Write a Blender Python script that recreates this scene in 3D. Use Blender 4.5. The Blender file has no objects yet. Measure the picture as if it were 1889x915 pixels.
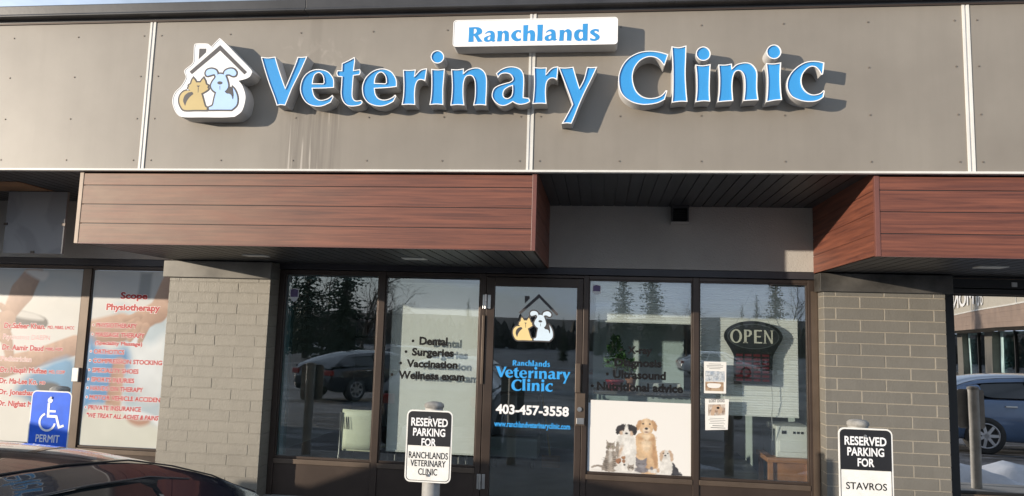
import bpy, bmesh, math, random
from mathutils import Vector, Matrix, noise
from mathutils.geometry import delaunay_2d_cdt
R = math.radians
random.seed(7)
sc = bpy.context.scene
COL = sc.collection

# ---------------------------------------------------------------- camera, sky, sun, exposure
cam = bpy.data.cameras.new('camera')
cam.sensor_width = 36.0
cam.lens = 26.0
cam.clip_start = 0.05
cam.clip_end = 3000
cam_ob = bpy.data.objects.new('camera', cam)
COL.objects.link(cam_ob)
_r = Vector((0.99285, 0.11563827, 0.02960869))
_d = Vector((0.0160651, 0.11634162, -0.99307932))
_f = Vector((-0.1182827, 0.98645447, 0.11365204))
cam_ob.matrix_world = Matrix(((_r.x, -_d.x, -_f.x, 4.077), (_r.y, -_d.y, -_f.y, -6.803),
                              (_r.z, -_d.z, -_f.z, 1.609), (0, 0, 0, 1)))
sc.camera = cam_ob

SUN_DIR = Vector((1.40, 1.0, -0.235)).normalized()      # way the light travels
SUN_EL = math.asin(-SUN_DIR.z)
SUN_AZ = math.atan2(-SUN_DIR.x, -SUN_DIR.y)            # compass angle of the sun from +Y, clockwise
world = bpy.data.worlds.new('World')
sc.world = world
world.use_nodes = True
wn, wl = world.node_tree.nodes, world.node_tree.links
wn.clear()
sky = wn.new('ShaderNodeTexSky')
sky.sky_type = 'NISHITA'
sky.sun_disc = False
sky.sun_elevation = SUN_EL
sky.sun_rotation = SUN_AZ
sky.air_density = 1.0
sky.dust_density = 0.2
wtc = wn.new('ShaderNodeTexCoord')
wmap = wn.new('ShaderNodeMapping')
wmap.inputs['Scale'].default_value = (1.0, 1.0, 3.2)
wno = wn.new('ShaderNodeTexNoise')
wno.inputs['Scale'].default_value = 2.6
wno.inputs['Detail'].default_value = 7
wno.inputs['Roughness'].default_value = 0.58
wra = wn.new('ShaderNodeValToRGB')
wra.color_ramp.elements[0].position = 0.25
wra.color_ramp.elements[1].position = 0.58
wmx = wn.new('ShaderNodeMix')
wmx.data_type = 'RGBA'
wmx.inputs['B'].default_value = (6.6, 7.8, 9.8, 1)
wbg = wn.new('ShaderNodeBackground')
wbg.inputs['Strength'].default_value = 0.095
wou = wn.new('ShaderNodeOutputWorld')
wl.new(wtc.outputs['Generated'], wmap.inputs['Vector'])
wl.new(wmap.outputs['Vector'], wno.inputs['Vector'])
wl.new(wno.outputs['Fac'], wra.inputs['Fac'])
wsep = wn.new('ShaderNodeSeparateXYZ')
wl.new(wtc.outputs['Generated'], wsep.inputs[0])
whz = wn.new('ShaderNodeMapRange')
whz.inputs['From Min'].default_value = 0.0
whz.inputs['From Max'].default_value = 0.30
whz.inputs['To Min'].default_value = 0.80
whz.inputs['To Max'].default_value = 0.0
wl.new(wsep.outputs['Z'], whz.inputs['Value'])
wmaxn = wn.new('ShaderNodeMath')
wmaxn.operation = 'MAXIMUM'
wl.new(wra.outputs['Color'], wmaxn.inputs[0])
wl.new(whz.outputs[0], wmaxn.inputs[1])
wl.new(wmaxn.outputs[0], wmx.inputs['Factor'])
wl.new(sky.outputs['Color'], wmx.inputs['A'])
wl.new(wmx.outputs['Result'], wbg.inputs['Color'])
wl.new(wbg.outputs['Background'], wou.inputs['Surface'])

sun = bpy.data.lights.new('sun', 'SUN')
sun.energy = 4.8
sun.angle = R(0.5)
sun.color = (1.0, 0.875, 0.72)
sun_ob = bpy.data.objects.new('sun', sun)
sun_ob.rotation_euler = SUN_DIR.to_track_quat('-Z', 'Y').to_euler()
COL.objects.link(sun_ob)

sc.view_settings.view_transform = 'Standard'
sc.view_settings.look = 'None'
sc.view_settings.exposure = 0.36
sc.view_settings.gamma = 1.0
sc.view_settings.use_curve_mapping = False
sc.cycles.max_bounces = 10
sc.cycles.transparent_max_bounces = 24
sc.cycles.sample_clamp_indirect = 6.0
sc.cycles.use_denoising = True
sc.cycles.denoiser = 'OPENIMAGEDENOISE'
sc.cycles.denoising_prefilter = 'ACCURATE'

# ---------------------------------------------------------------- materials
def new_mat(name):
    m = bpy.data.materials.new(name)
    m.use_nodes = True
    nt = m.node_tree
    return m, nt, nt.nodes['Principled BSDF']

def N(nt, kind, **kw):
    n = nt.nodes.new(kind)
    for k, v in kw.items():
        if hasattr(n, k): setattr(n, k, v)
        else: n.inputs[k].default_value = v
    return n

def pos_coord(nt, scale=(1, 1, 1), obj=False):
    if obj:
        src = nt.nodes.new('ShaderNodeTexCoord').outputs['Object']
    else:
        src = nt.nodes.new('ShaderNodeNewGeometry').outputs['Position']
    mp = nt.nodes.new('ShaderNodeMapping')
    mp.inputs['Scale'].default_value = scale
    nt.links.new(src, mp.inputs['Vector'])
    return mp.outputs['Vector']

def noise_fac(nt, vec, scale, detail=4, rough=0.55, dist=0.0):
    n = nt.nodes.new('ShaderNodeTexNoise')
    n.inputs['Scale'].default_value = scale
    n.inputs['Detail'].default_value = detail
    n.inputs['Roughness'].default_value = rough
    n.inputs['Distortion'].default_value = dist
    nt.links.new(vec, n.inputs['Vector'])
    return n.outputs['Fac']

def ramp(nt, fac, p0, p1, c0=(0, 0, 0, 1), c1=(1, 1, 1, 1)):
    r = nt.nodes.new('ShaderNodeValToRGB')
    r.color_ramp.elements[0].position = p0
    r.color_ramp.elements[1].position = p1
    r.color_ramp.elements[0].color = c0
    r.color_ramp.elements[1].color = c1
    nt.links.new(fac, r.inputs['Fac'])
    return r.outputs['Color']

def mixc(nt, fac, a, b, blend='MIX'):
    m = nt.nodes.new('ShaderNodeMix')
    m.data_type = 'RGBA'
    m.blend_type = blend
    for sock, v in (('Factor', fac), ('A', a), ('B', b)):
        if isinstance(v, (int, float)): m.inputs[sock].default_value = v
        elif isinstance(v, tuple): m.inputs[sock].default_value = v if len(v) == 4 else (*v, 1)
        else: nt.links.new(v, m.inputs[sock])
    return m.outputs['Result']

def math_n(nt, op, a, b=None):
    m = nt.nodes.new('ShaderNodeMath')
    m.operation = op
    for i, v in enumerate((a, b)):
        if v is None: continue
        if isinstance(v, (int, float)): m.inputs[i].default_value = v
        else: nt.links.new(v, m.inputs[i])
    return m.outputs[0]

def bump(nt, p, height, strength=0.3, dist=0.01):
    b = nt.nodes.new('ShaderNodeBump')
    b.inputs['Strength'].default_value = strength
    b.inputs['Distance'].default_value = dist
    nt.links.new(height, b.inputs['Height'])
    nt.links.new(b.outputs['Normal'], p.inputs['Normal'])

def simple(name, col, rough=0.6, metal=0.0, var=0.12, nscale=6.0, bscale=0.0, bstr=0.15, spec=0.5, coat=0.0):
    m, nt, p = new_mat(name)
    v = pos_coord(nt)
    f = noise_fac(nt, v, nscale, 6)
    a = tuple(max(0, c * (1 - var)) for c in col)
    b = tuple(min(1, c * (1 + var)) for c in col)
    nt.links.new(mixc(nt, ramp(nt, f, 0.3, 0.7), a, b), p.inputs['Base Color'])
    p.inputs['Roughness'].default_value = rough
    p.inputs['Metallic'].default_value = metal
    p.inputs['Specular IOR Level'].default_value = spec
    p.inputs['Coat Weight'].default_value = coat
    p.inputs['Coat Roughness'].default_value = 0.02
    if bscale:
        bump(nt, p, noise_fac(nt, v, bscale, 5), bstr, 0.01)
    return m

def glass_mat(name, tint, r0, power=4.0, wave=0.0004, wscale=1.6):
    m = bpy.data.materials.new(name)
    m.use_nodes = True
    nt = m.node_tree
    nt.nodes.clear()
    out = nt.nodes.new('ShaderNodeOutputMaterial')
    mx = nt.nodes.new('ShaderNodeMixShader')
    tr = nt.nodes.new('ShaderNodeBsdfTransparent')
    tr.inputs['Color'].default_value = (*tint, 1)
    gl = nt.nodes.new('ShaderNodeBsdfGlossy')
    gl.inputs['Roughness'].default_value = 0.0
    lw = nt.nodes.new('ShaderNodeLayerWeight')
    lw.inputs['Blend'].default_value = 0.5
    pw = math_n(nt, 'POWER', lw.outputs['Facing'], power)
    fac = math_n(nt, 'ADD', math_n(nt, 'MULTIPLY', pw, 1 - r0), r0)
    if wave:
        b = nt.nodes.new('ShaderNodeBump')
        b.inputs['Strength'].default_value = 1.0
        b.inputs['Distance'].default_value = wave
        nt.links.new(noise_fac(nt, pos_coord(nt, (1.3, 1, 0.8)), wscale, 1), b.inputs['Height'])
        nt.links.new(b.outputs['Normal'], gl.inputs['Normal'])
    nt.links.new(fac, mx.inputs['Fac'])
    nt.links.new(tr.outputs[0], mx.inputs[1])
    nt.links.new(gl.outputs[0], mx.inputs[2])
    nt.links.new(mx.outputs[0], out.inputs['Surface'])
    return m

def fascia_mat():
    m, nt, p = new_mat('fascia_paint')
    pos = nt.nodes.new('ShaderNodeNewGeometry').outputs['Position']
    sep = nt.nodes.new('ShaderNodeSeparateXYZ')
    nt.links.new(pos, sep.inputs[0])
    x, z = sep.outputs['X'], sep.outputs['Z']
    v = pos_coord(nt)
    base = mixc(nt, ramp(nt, noise_fac(nt, v, 1.6, 5), 0.3, 0.7), (0.204, 0.182, 0.153), (0.245, 0.221, 0.187))
    # faint vertical weathering everywhere
    vs = noise_fac(nt, pos_coord(nt, (9, 1, 0.7)), 1.0, 5, 0.6)
    base = mixc(nt, math_n(nt, 'MULTIPLY', ramp(nt, vs, 0.45, 0.75), 0.22), base, (0.17, 0.15, 0.125))
    # water streaks that ran down below and above the first letters
    def win(val, a, b, soft):
        up = nt.nodes.new('ShaderNodeMapRange'); up.interpolation_type = 'SMOOTHSTEP'
        up.inputs['From Min'].default_value = a - soft; up.inputs['From Max'].default_value = a + soft
        dn = nt.nodes.new('ShaderNodeMapRange'); dn.interpolation_type = 'SMOOTHSTEP'
        dn.inputs['From Min'].default_value = b - soft; dn.inputs['From Max'].default_value = b + soft
        nt.links.new(val, up.inputs['Value']); nt.links.new(val, dn.inputs['Value'])
        return math_n(nt, 'MULTIPLY', up.outputs[0], math_n(nt, 'SUBTRACT', 1.0, dn.outputs[0]))
    low = math_n(nt, 'MULTIPLY', win(x, 1.60, 2.06, 0.05), win(z, 2.7, 3.33, 0.06))
    st = ramp(nt, noise_fac(nt, pos_coord(nt, (26, 1, 0.9)), 1.0, 4, 0.6), 0.42, 0.62)
    base = mixc(nt, math_n(nt, 'MULTIPLY', math_n(nt, 'MULTIPLY', low, st), 0.62), base, (0.135, 0.118, 0.098))
    st2 = ramp(nt, noise_fac(nt, pos_coord(nt, (48, 1, 1.3)), 1.0, 3, 0.5), 0.60, 0.68)
    base = mixc(nt, math_n(nt, 'MULTIPLY', math_n(nt, 'MULTIPLY', low, st2), 0.75), base, (0.40, 0.365, 0.32))
    hi = math_n(nt, 'MULTIPLY', win(x, 1.55, 2.2, 0.12), win(z, 3.52, 3.86, 0.05))
    blot = ramp(nt, noise_fac(nt, pos_coord(nt, (5, 1, 4)), 1.4, 5, 0.6, 1.2), 0.5, 0.62)
    base = mixc(nt, math_n(nt, 'MULTIPLY', math_n(nt, 'MULTIPLY', hi, blot), 0.5), base, (0.31, 0.28, 0.24))
    hi2 = math_n(nt, 'MULTIPLY', win(x, 1.78, 1.87, 0.02), win(z, 3.6, 4.05, 0.03))
    base = mixc(nt, math_n(nt, 'MULTIPLY', hi2, 0.45), base, (0.165, 0.145, 0.12))
    nt.links.new(base, p.inputs['Base Color'])
    p.inputs['Roughness'].default_value = 0.47
    bump(nt, p, noise_fac(nt, v, 1.1, 2), 0.35, 0.02)
    return m

def wood_mat():
    m, nt, p = new_mat('wood_grain_siding')
    pos = nt.nodes.new('ShaderNodeNewGeometry').outputs['Position']
    sep = nt.nodes.new('ShaderNodeSeparateXYZ')
    nt.links.new(pos, sep.inputs[0])
    board = math_n(nt, 'FLOOR', math_n(nt, 'DIVIDE', math_n(nt, 'SUBTRACT', sep.outputs['Z'], 2.377), 0.1545))
    com = nt.nodes.new('ShaderNodeCombineXYZ')
    nt.links.new(math_n(nt, 'ADD', math_n(nt, 'MULTIPLY', sep.outputs['X'], 1.1), math_n(nt, 'MULTIPLY', board, 7.3)), com.inputs[0])
    nt.links.new(math_n(nt, 'MULTIPLY', sep.outputs['Y'], 1.1), com.inputs[1])
    nt.links.new(math_n(nt, 'MULTIPLY', sep.outputs['Z'], 34.0), com.inputs[2])
    g1 = noise_fac(nt, com.outputs[0], 1.3, 6, 0.58, 0.35)
    com2 = nt.nodes.new('ShaderNodeCombineXYZ')
    nt.links.new(math_n(nt, 'ADD', math_n(nt, 'MULTIPLY', sep.outputs['X'], 5.0), math_n(nt, 'MULTIPLY', board, 3.1)), com2.inputs[0])
    nt.links.new(math_n(nt, 'MULTIPLY', sep.outputs['Y'], 5.0), com2.inputs[1])
    nt.links.new(math_n(nt, 'MULTIPLY', sep.outputs['Z'], 120.0), com2.inputs[2])
    g2 = noise_fac(nt, com2.outputs[0], 1.3, 5, 0.6, 0.5)
    c = mixc(nt, ramp(nt, g1, 0.30, 0.70), (0.078, 0.026, 0.019), (0.215, 0.073, 0.042))
    c = mixc(nt, math_n(nt, 'MULTIPLY', ramp(nt, g2, 0.5, 0.8), 0.4), c, (0.08, 0.03, 0.024))
    # sun-bleached left end of the long canopy
    fd = nt.nodes.new('ShaderNodeMapRange'); fd.interpolation_type = 'SMOOTHSTEP'
    fd.inputs['From Min'].default_value = 2.7; fd.inputs['From Max'].default_value = -0.2
    nt.links.new(sep.outputs['X'], fd.inputs['Value'])
    pat = ramp(nt, noise_fac(nt, pos_coord(nt, (1.2, 1, 3)), 2.2, 6, 0.6), 0.25, 0.7)
    fade = math_n(nt, 'MULTIPLY', fd.outputs[0], math_n(nt, 'ADD', math_n(nt, 'MULTIPLY', pat, 0.45), 0.22))
    c = mixc(nt, fade, c, (0.235, 0.160, 0.100))
    nt.links.new(c, p.inputs['Base Color'])
    p.inputs['Roughness'].default_value = 0.52
    bump(nt, p, g2, 0.12, 0.004)
    return m

def ground_mat():
    m, nt, p = new_mat('snowy_asphalt')
    v = pos_coord(nt, (1, 1, 1))
    a = ramp(nt, noise_fac(nt, v, 0.35, 8, 0.62, 0.6), 0.48, 0.60)
    ruts = noise_fac(nt, pos_coord(nt, (0.5, 2.4, 1)), 1.5, 8, 0.65, 1.0)
    b = ramp(nt, ruts, 0.50, 0.62)
    f = math_n(nt, 'MAXIMUM', math_n(nt, 'MULTIPLY', a, 0.75), b)
    c = mixc(nt, f, (0.042, 0.039, 0.037), (0.25, 0.26, 0.285))
    nt.links.new(c, p.inputs['Base Color'])
    p.inputs['Roughness'].default_value = 0.55
    h = math_n(nt, 'ADD', ruts, math_n(nt, 'MULTIPLY', noise_fac(nt, v, 6, 6), 0.4))
    bump(nt, p, h, 1.0, 0.16)
    return m

M = {}
M['fascia'] = fascia_mat()
M['wood'] = wood_mat()
M['ground'] = ground_mat()
M['screw'] = simple('screw_head', (0.16, 0.135, 0.11), 0.5, 0.2)
M['white_trim'] = simple('white_trim', (0.62, 0.61, 0.57), 0.45, 0, 0.14, 3)
M['cap_metal'] = simple('dark_cap_metal', (0.035, 0.035, 0.037), 0.38, 0.0, 0.35, 2.5, 9, 0.08)
M['soffit'] = simple('charcoal_soffit', (0.030, 0.030, 0.033), 0.45, 0, 0.25, 3)
M['stucco'] = simple('grey_stucco', (0.40, 0.375, 0.34), 0.9, 0, 0.08, 2, 90, 0.5)
M['trim_brown'] = simple('red_brown_trim', (0.145, 0.056, 0.043), 0.4, 0, 0.15)
M['trim_faded'] = simple('faded_tan_trim', (0.36, 0.27, 0.20), 0.5, 0, 0.15)
M['plywood'] = simple('bare_plywood', (0.22, 0.115, 0.055), 0.8, 0, 0.3, 3)
def brick_mat(name, col, z_dirt):
    m, nt, p = new_mat(name)
    pos = nt.nodes.new('ShaderNodeNewGeometry').outputs['Position']
    sep = nt.nodes.new('ShaderNodeSeparateXYZ'); nt.links.new(pos, sep.inputs[0])
    row = math_n(nt, 'FLOOR', math_n(nt, 'DIVIDE', math_n(nt, 'SUBTRACT', sep.outputs['Z'], 1.9092), 0.1016))
    cell = math_n(nt, 'FLOOR', math_n(nt, 'ADD', math_n(nt, 'DIVIDE', sep.outputs['X'], 0.4064), math_n(nt, 'MULTIPLY', row, 0.5)))
    com = nt.nodes.new('ShaderNodeCombineXYZ'); nt.links.new(row, com.inputs[0]); nt.links.new(cell, com.inputs[1])
    wn_ = nt.nodes.new('ShaderNodeTexWhiteNoise'); nt.links.new(com.outputs[0], wn_.inputs['Vector'])
    v = pos_coord(nt)
    lo = tuple(c * 0.95 for c in col); hi = tuple(c * 1.05 for c in col)
    c = mixc(nt, wn_.outputs['Value'], lo, hi)
    c = mixc(nt, math_n(nt, 'MULTIPLY', ramp(nt, noise_fac(nt, v, 9, 6, 0.65), 0.45, 0.75), 0.3), c, tuple(q * 0.72 for q in col))
    st = ramp(nt, noise_fac(nt, pos_coord(nt, (14, 14, 1.5)), 1.0, 5, 0.6), 0.55, 0.75)
    c = mixc(nt, math_n(nt, 'MULTIPLY', st, 0.22), c, tuple(q * 1.35 for q in col))
    # splash dirt near the ground
    mr = nt.nodes.new('ShaderNodeMapRange'); mr.inputs['From Min'].default_value = 0.65; mr.inputs['From Max'].default_value = 0.0
    nt.links.new(sep.outputs['Z'], mr.inputs['Value'])
    dn = math_n(nt, 'MULTIPLY', mr.outputs[0], ramp(nt, noise_fac(nt, v, 5, 6, 0.6), 0.3, 0.65))
    c = mixc(nt, math_n(nt, 'MULTIPLY', dn, 0.6), c, (0.11, 0.10, 0.085))
    nt.links.new(c, p.inputs['Base Color'])
    p.inputs['Roughness'].default_value = 0.5
    bump(nt, p, math_n(nt, 'ADD', noise_fac(nt, v, 70, 5), math_n(nt, 'MULTIPLY', noise_fac(nt, v, 14, 3), 0.8)), 0.35, 0.008)
    return m
M['brick_l'] = brick_mat('painted_brick_beige', (0.235, 0.217, 0.180), 0.6)
M['mortar_l'] = brick_mat('painted_joint_beige', (0.222, 0.205, 0.170), 0.6)
M['brick_r'] = brick_mat('painted_brick_dimmed', (0.158, 0.149, 0.130), 0.6)  # darker copy of the brick paint, standing in for weaker sun sheen
M['mortar_r'] = brick_mat('sunlit_mortar_joint', (0.285, 0.255, 0.205), 0.6)  # joints catching the low sun, put into a paler colour
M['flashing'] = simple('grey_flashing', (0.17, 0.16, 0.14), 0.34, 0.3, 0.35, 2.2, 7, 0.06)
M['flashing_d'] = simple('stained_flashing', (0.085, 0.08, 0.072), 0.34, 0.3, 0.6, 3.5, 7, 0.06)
M['bronze'] = simple('bronze_aluminium', (0.060, 0.043, 0.034), 0.38, 0.35, 0.2, 3)
M['bronze_lt'] = simple('lighter_bronze', (0.115, 0.085, 0.063), 0.40, 0.35, 0.2, 3)  # lighter copy of the bronze for sills, door fittings and one mullion
M['blue_dark'] = simple('dark_header_metal', (0.035, 0.033, 0.038), 0.4, 0.2, 0.2, 3)
M['black'] = simple('black_plastic', (0.012, 0.012, 0.012), 0.45)
M['vinyl_black'] = simple('black_vinyl', (0.005, 0.005, 0.006), 0.6, spec=0.25)
M['vinyl_white'] = simple('white_vinyl', (0.80, 0.80, 0.80), 0.5, 0, 0.02)
M['vinyl_blue'] = simple('blue_vinyl', (0.030, 0.33, 0.78), 0.5, 0, 0.04)
M['vinyl_red'] = simple('red_vinyl', (0.36, 0.012, 0.014), 0.5, 0, 0.05)
M['vinyl_pink'] = simple('pale_red_vinyl', (0.46, 0.17, 0.16), 0.5, 0, 0.05)
M['sign_blue'] = simple('blue_acrylic', (0.034, 0.27, 0.61), 0.34, 0, 0.05, 3)
M['sign_white'] = simple('white_acrylic', (0.83, 0.82, 0.80), 0.35, 0, 0.02, 2)
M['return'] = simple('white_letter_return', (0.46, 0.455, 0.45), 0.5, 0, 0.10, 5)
M['logo_dark'] = simple('dark_grey_print', (0.065, 0.060, 0.062), 0.4)
M['logo_gold'] = simple('gold_print', (0.50, 0.385, 0.165), 0.4, 0, 0.04)
M['logo_blue'] = simple('pale_blue_print', (0.40, 0.58, 0.90), 0.4, 0, 0.04)
M['logo_cream'] = simple('cream_print', (0.80, 0.63, 0.30), 0.4, 0, 0.04)
M['logo_ice'] = simple('ice_blue_print', (0.62, 0.76, 0.90), 0.4, 0, 0.04)
M['steel'] = simple('brushed_steel', (0.55, 0.54, 0.52), 0.3, 0.9, 0.15)
M['galv'] = simple('galvanised_steel', (0.42, 0.42, 0.41), 0.5, 0.35, 0.3, 14, 30, 0.2)
M['post'] = simple('grey_post_paint', (0.33, 0.325, 0.31), 0.55, 0, 0.3, 5, 40, 0.15)
M['cap_concrete'] = simple('weathered_cap', (0.26, 0.25, 0.23), 0.85, 0, 0.35, 20, 60, 0.4)
M['sign_panel_w'] = simple('white_reflective_sheet', (0.74, 0.73, 0.69), 0.4, 0, 0.09, 14)
M['sign_panel_k'] = simple('black_sheet', (0.016, 0.016, 0.018), 0.42)
M['sign_panel_b'] = simple('blue_reflective_sheet', (0.012, 0.11, 0.66), 0.35, 0, 0.15, 9)
M['alu_back'] = simple('aluminium_back', (0.20, 0.20, 0.20), 0.45, 0.5, 0.2)
M['glass'] = glass_mat('clear_storefront_glass', (0.92, 0.955, 0.95), 0.17)
M['glass_door'] = glass_mat('door_glass', (0.80, 0.86, 0.87), 0.17)
M['glass_mirror'] = glass_mat('coated_mirror_glass', (0.25, 0.27, 0.27), 0.72)
M['glass_film'] = glass_mat('glass_over_film', (0.93, 0.95, 0.95), 0.05)
M['glass_far'] = glass_mat('far_glass', (0.3, 0.4, 0.42), 0.25)
M['teal_edge'] = simple('teal_jamb', (0.06, 0.14, 0.15), 0.35)
M['inner_wall'] = simple('interior_wall_paint', (0.45, 0.52, 0.51), 0.85, 0, 0.05)
M['inner_floor'] = simple('interior_floor', (0.14, 0.13, 0.12), 0.5, 0, 0.2)
M['inner_ceiling'] = simple('interior_ceiling', (0.5, 0.5, 0.5), 0.9, 0, 0.04)
M['chair_fabric'] = simple('pale_green_plastic', (0.74, 0.76, 0.58), 0.5, 0, 0.05)
M['terracotta'] = simple('terracotta', (0.40, 0.17, 0.09), 0.8)
M['pot_red'] = simple('red_glazed_pot', (0.35, 0.02, 0.03), 0.3)
M['leaf'] = simple('plant_leaf', (0.07, 0.17, 0.04), 0.55, 0, 0.4, 20)
M['oak'] = simple('orange_wood', (0.36, 0.16, 0.065), 0.5, 0, 0.25, 8)
M['appliance'] = simple('off_white_plastic', (0.72, 0.72, 0.68), 0.45, 0, 0.03)
M['appliance_g'] = simple('grey_plastic', (0.20, 0.21, 0.21), 0.5)
M['paper'] = simple('white_paper', (0.72, 0.71, 0.68), 0.7, 0, 0.02)
M['concrete'] = simple('sidewalk_concrete', (0.33, 0.32, 0.30), 0.85, 0, 0.2, 3, 40, 0.3)
M['snow'] = simple('old_snow', (0.50, 0.53, 0.58), 0.7, 0, 0.2, 2.5, 9, 0.6)
M['tyre'] = simple('tyre_rubber', (0.030, 0.030, 0.030), 0.8)
M['rim'] = simple('alloy_rim', (0.45, 0.45, 0.46), 0.3, 0.8)
M['needles'] = simple('spruce_needles', (0.022, 0.040, 0.022), 0.7, 0, 0.45, 3)
M['bark'] = simple('tree_bark', (0.085, 0.068, 0.055), 0.9, 0, 0.3, 8)
M['car_glass'] = simple('car_glass', (0.012, 0.016, 0.018), 0.07, 0, 0.1, 2, spec=0.8)
M['lamp_red'] = simple('tail_lamp_red', (0.30, 0.012, 0.012), 0.2)
M['lamp_clear'] = simple('headlamp_lens', (0.5, 0.5, 0.5), 0.1, 0.3)

def car_paint(name, col, rough=0.12):
    m, nt, p = new_mat(name)
    p.inputs['Base Color'].default_value = (*col, 1)
    v = pos_coord(nt)
    nt.links.new(mixc(nt, ramp(nt, noise_fac(nt, v, 3, 5), 0.35, 0.7), col, tuple(c * 1.35 + 0.002 for c in col)), p.inputs['Base Color'])
    p.inputs['Metallic'].default_value = 0.15
    p.inputs['Coat Weight'].default_value = 1.0
    p.inputs['Coat Roughness'].default_value = 0.015
    rr = ramp(nt, noise_fac(nt, v, 9, 6), 0.3, 0.8, (rough, rough, rough, 1), (rough + 0.14,) * 3 + (1,))
    nt.links.new(rr, p.inputs['Roughness'])
    return m
M['paint_navy'] = car_paint('navy_black_car_paint', (0.006, 0.008, 0.016))
M['paint_grey'] = car_paint('dark_grey_car_paint', (0.035, 0.038, 0.042))
M['paint_blue'] = car_paint('blue_car_paint', (0.075, 0.125, 0.22))
M['paint_white'] = car_paint('white_car_paint', (0.6, 0.6, 0.6))
M['paint_silver'] = car_paint('silver_car_paint', (0.34, 0.34, 0.35))

# ---------------------------------------------------------------- mesh helpers
class MB:
    def __init__(s):
        s.v, s.f, s.mi, s.sm = [], [], [], []
    def add(s, verts, faces, mi=0, smooth=False):
        b = len(s.v)
        s.v.extend([tuple(p) for p in verts])
        for f in faces:
            s.f.append([b + i for i in f]); s.mi.append(mi); s.sm.append(smooth)
        return s
    def box(s, x0, x1, y0, y1, z0, z1, mi=0):
        v = [(x, y, z) for z in (z0, z1) for y in (y0, y1) for x in (x0, x1)]
        return s.add(v, [(0, 2, 3, 1), (4, 5, 7, 6), (0, 1, 5, 4), (2, 6, 7, 3), (0, 4, 6, 2), (1, 3, 7, 5)], mi)
    def tube(s, pts, rad, n=8, mi=0, smooth=True, caps=True):
        pts = [Vector(p) for p in pts]
        rads = rad if isinstance(rad, (list, tuple)) else [rad] * len(pts)
        ring = []
        for i, p in enumerate(pts):
            t = (pts[min(i + 1, len(pts) - 1)] - pts[max(i - 1, 0)])
            t = t.normalized() if t.length > 1e-9 else Vector((0, 0, 1))
            a = t.cross(Vector((0, 0, 1)))
            if a.length < 1e-3: a = t.cross(Vector((0, 1, 0)))
            a.normalize(); b = t.cross(a)
            ring.append([p + (a * math.cos(2 * math.pi * k / n) + b * math.sin(2 * math.pi * k / n)) * rads[i] for k in range(n)])
        v = [q for r_ in ring for q in r_]
        f = [(i * n + k, i * n + (k + 1) % n, (i + 1) * n + (k + 1) % n, (i + 1) * n + k) for i in range(len(pts) - 1) for k in range(n)]
        s.add(v, f, mi, smooth)
        if caps:
            s.add(ring[0], [tuple(range(n))], mi); s.add(ring[-1], [tuple(range(n - 1, -1, -1))], mi)
        return s
    def lathe(s, cx, cy, prof, n=20, mi=0, smooth=True):
        v = [(cx + r_ * math.cos(2 * math.pi * k / n), cy + r_ * math.sin(2 * math.pi * k / n), z) for r_, z in prof for k in range(n)]
        f = [(i * n + k, i * n + (k + 1) % n, (i + 1) * n + (k + 1) % n, (i + 1) * n + k) for i in range(len(prof) - 1) for k in range(n)]
        return s.add(v, f, mi, smooth)
    def prism_yz(s, prof, x0, x1, mi=0):        # closed (y, z) profile swept along X
        n = len(prof)
        v = [(x0, y, z) for y, z in prof] + [(x1, y, z) for y, z in prof]
        f = [(i, (i + 1) % n, n + (i + 1) % n, n + i) for i in range(n)] + [tuple(range(n - 1, -1, -1)), tuple(range(n, 2 * n))]
        return s.add(v, f, mi)
    def sheet(s, loops, y, mi=0):               # flat shape in XZ facing -Y, loops[0] outer, rest holes
        pts, edges = [], []
        for lp in loops:
            b = len(pts)
            pts += [Vector((p[0], p[1])) for p in lp]
            edges += [(b + i, b + (i + 1) % len(lp)) for i in range(len(lp))]
        vv, _, ff, _, _, _ = delaunay_2d_cdt(pts, edges, [], 0, 1e-6)
        def inside(c, lp):
            r_ = False
            for i in range(len(lp)):
                a, b = lp[i], lp[(i + 1) % len(lp)]
                if (a[1] > c[1]) != (b[1] > c[1]) and c[0] < (b[0] - a[0]) * (c[1] - a[1]) / (b[1] - a[1]) + a[0]:
                    r_ = not r_
            return r_
        keep = []
        for f in ff:
            cx = sum(vv[i][0] for i in f) / len(f); cz = sum(vv[i][1] for i in f) / len(f)
            if sum(inside((cx, cz), lp) for lp in loops) % 2 == 1:
                a, b, c = (vv[f[0]], vv[f[1]], vv[f[2]])
                ar = (b[0] - a[0]) * (c[1] - a[1]) - (b[1] - a[1]) * (c[0] - a[0])
                keep.append(list(f) if ar > 0 else list(reversed(f)))
        return s.add([(p[0], y, p[1]) for p in vv], keep, mi)
    def wall(s, loop, y0, y1, mi=0, smooth=False):      # side walls of an XZ outline
        n = len(loop)
        v = [(p[0], y0, p[1]) for p in loop] + [(p[0], y1, p[1]) for p in loop]
        return s.add(v, [(i, (i + 1) % n, n + (i + 1) % n, n + i) for i in range(n)], mi, smooth)

def smooth_loop(pts, k=4):
    """millimetre outline with corner flags -> metre polyline; soft points are splined"""
    n = len(pts)
    P = [Vector((p[0] / 1000.0, p[1] / 1000.0)) for p in pts]
    C = [len(p) > 2 for p in pts]
    out = []
    for i in range(n):
        a, b = P[i], P[(i + 1) % n]
        out.append((a.x, a.y))
        if C[i] and C[(i + 1) % n]: continue
        p0 = P[i - 1] if not C[i] else a - (b - a) * 0.5
        p3 = P[(i + 2) % n] if not C[(i + 1) % n] else b + (b - a) * 0.5
        for j in range(1, k):
            t = j / k
            q = 0.5 * ((2 * a) + (b - p0) * t + (2 * p0 - 5 * a + 4 * b - p3) * t * t + (3 * a - p0 - 3 * b + p3) * t ** 3)
            out.append((q.x, q.y))
    res = [out[0]]
    for q in out[1:]:
        if (q[0] - res[-1][0]) ** 2 + (q[1] - res[-1][1]) ** 2 > 1e-8: res.append(q)
    return res

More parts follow.
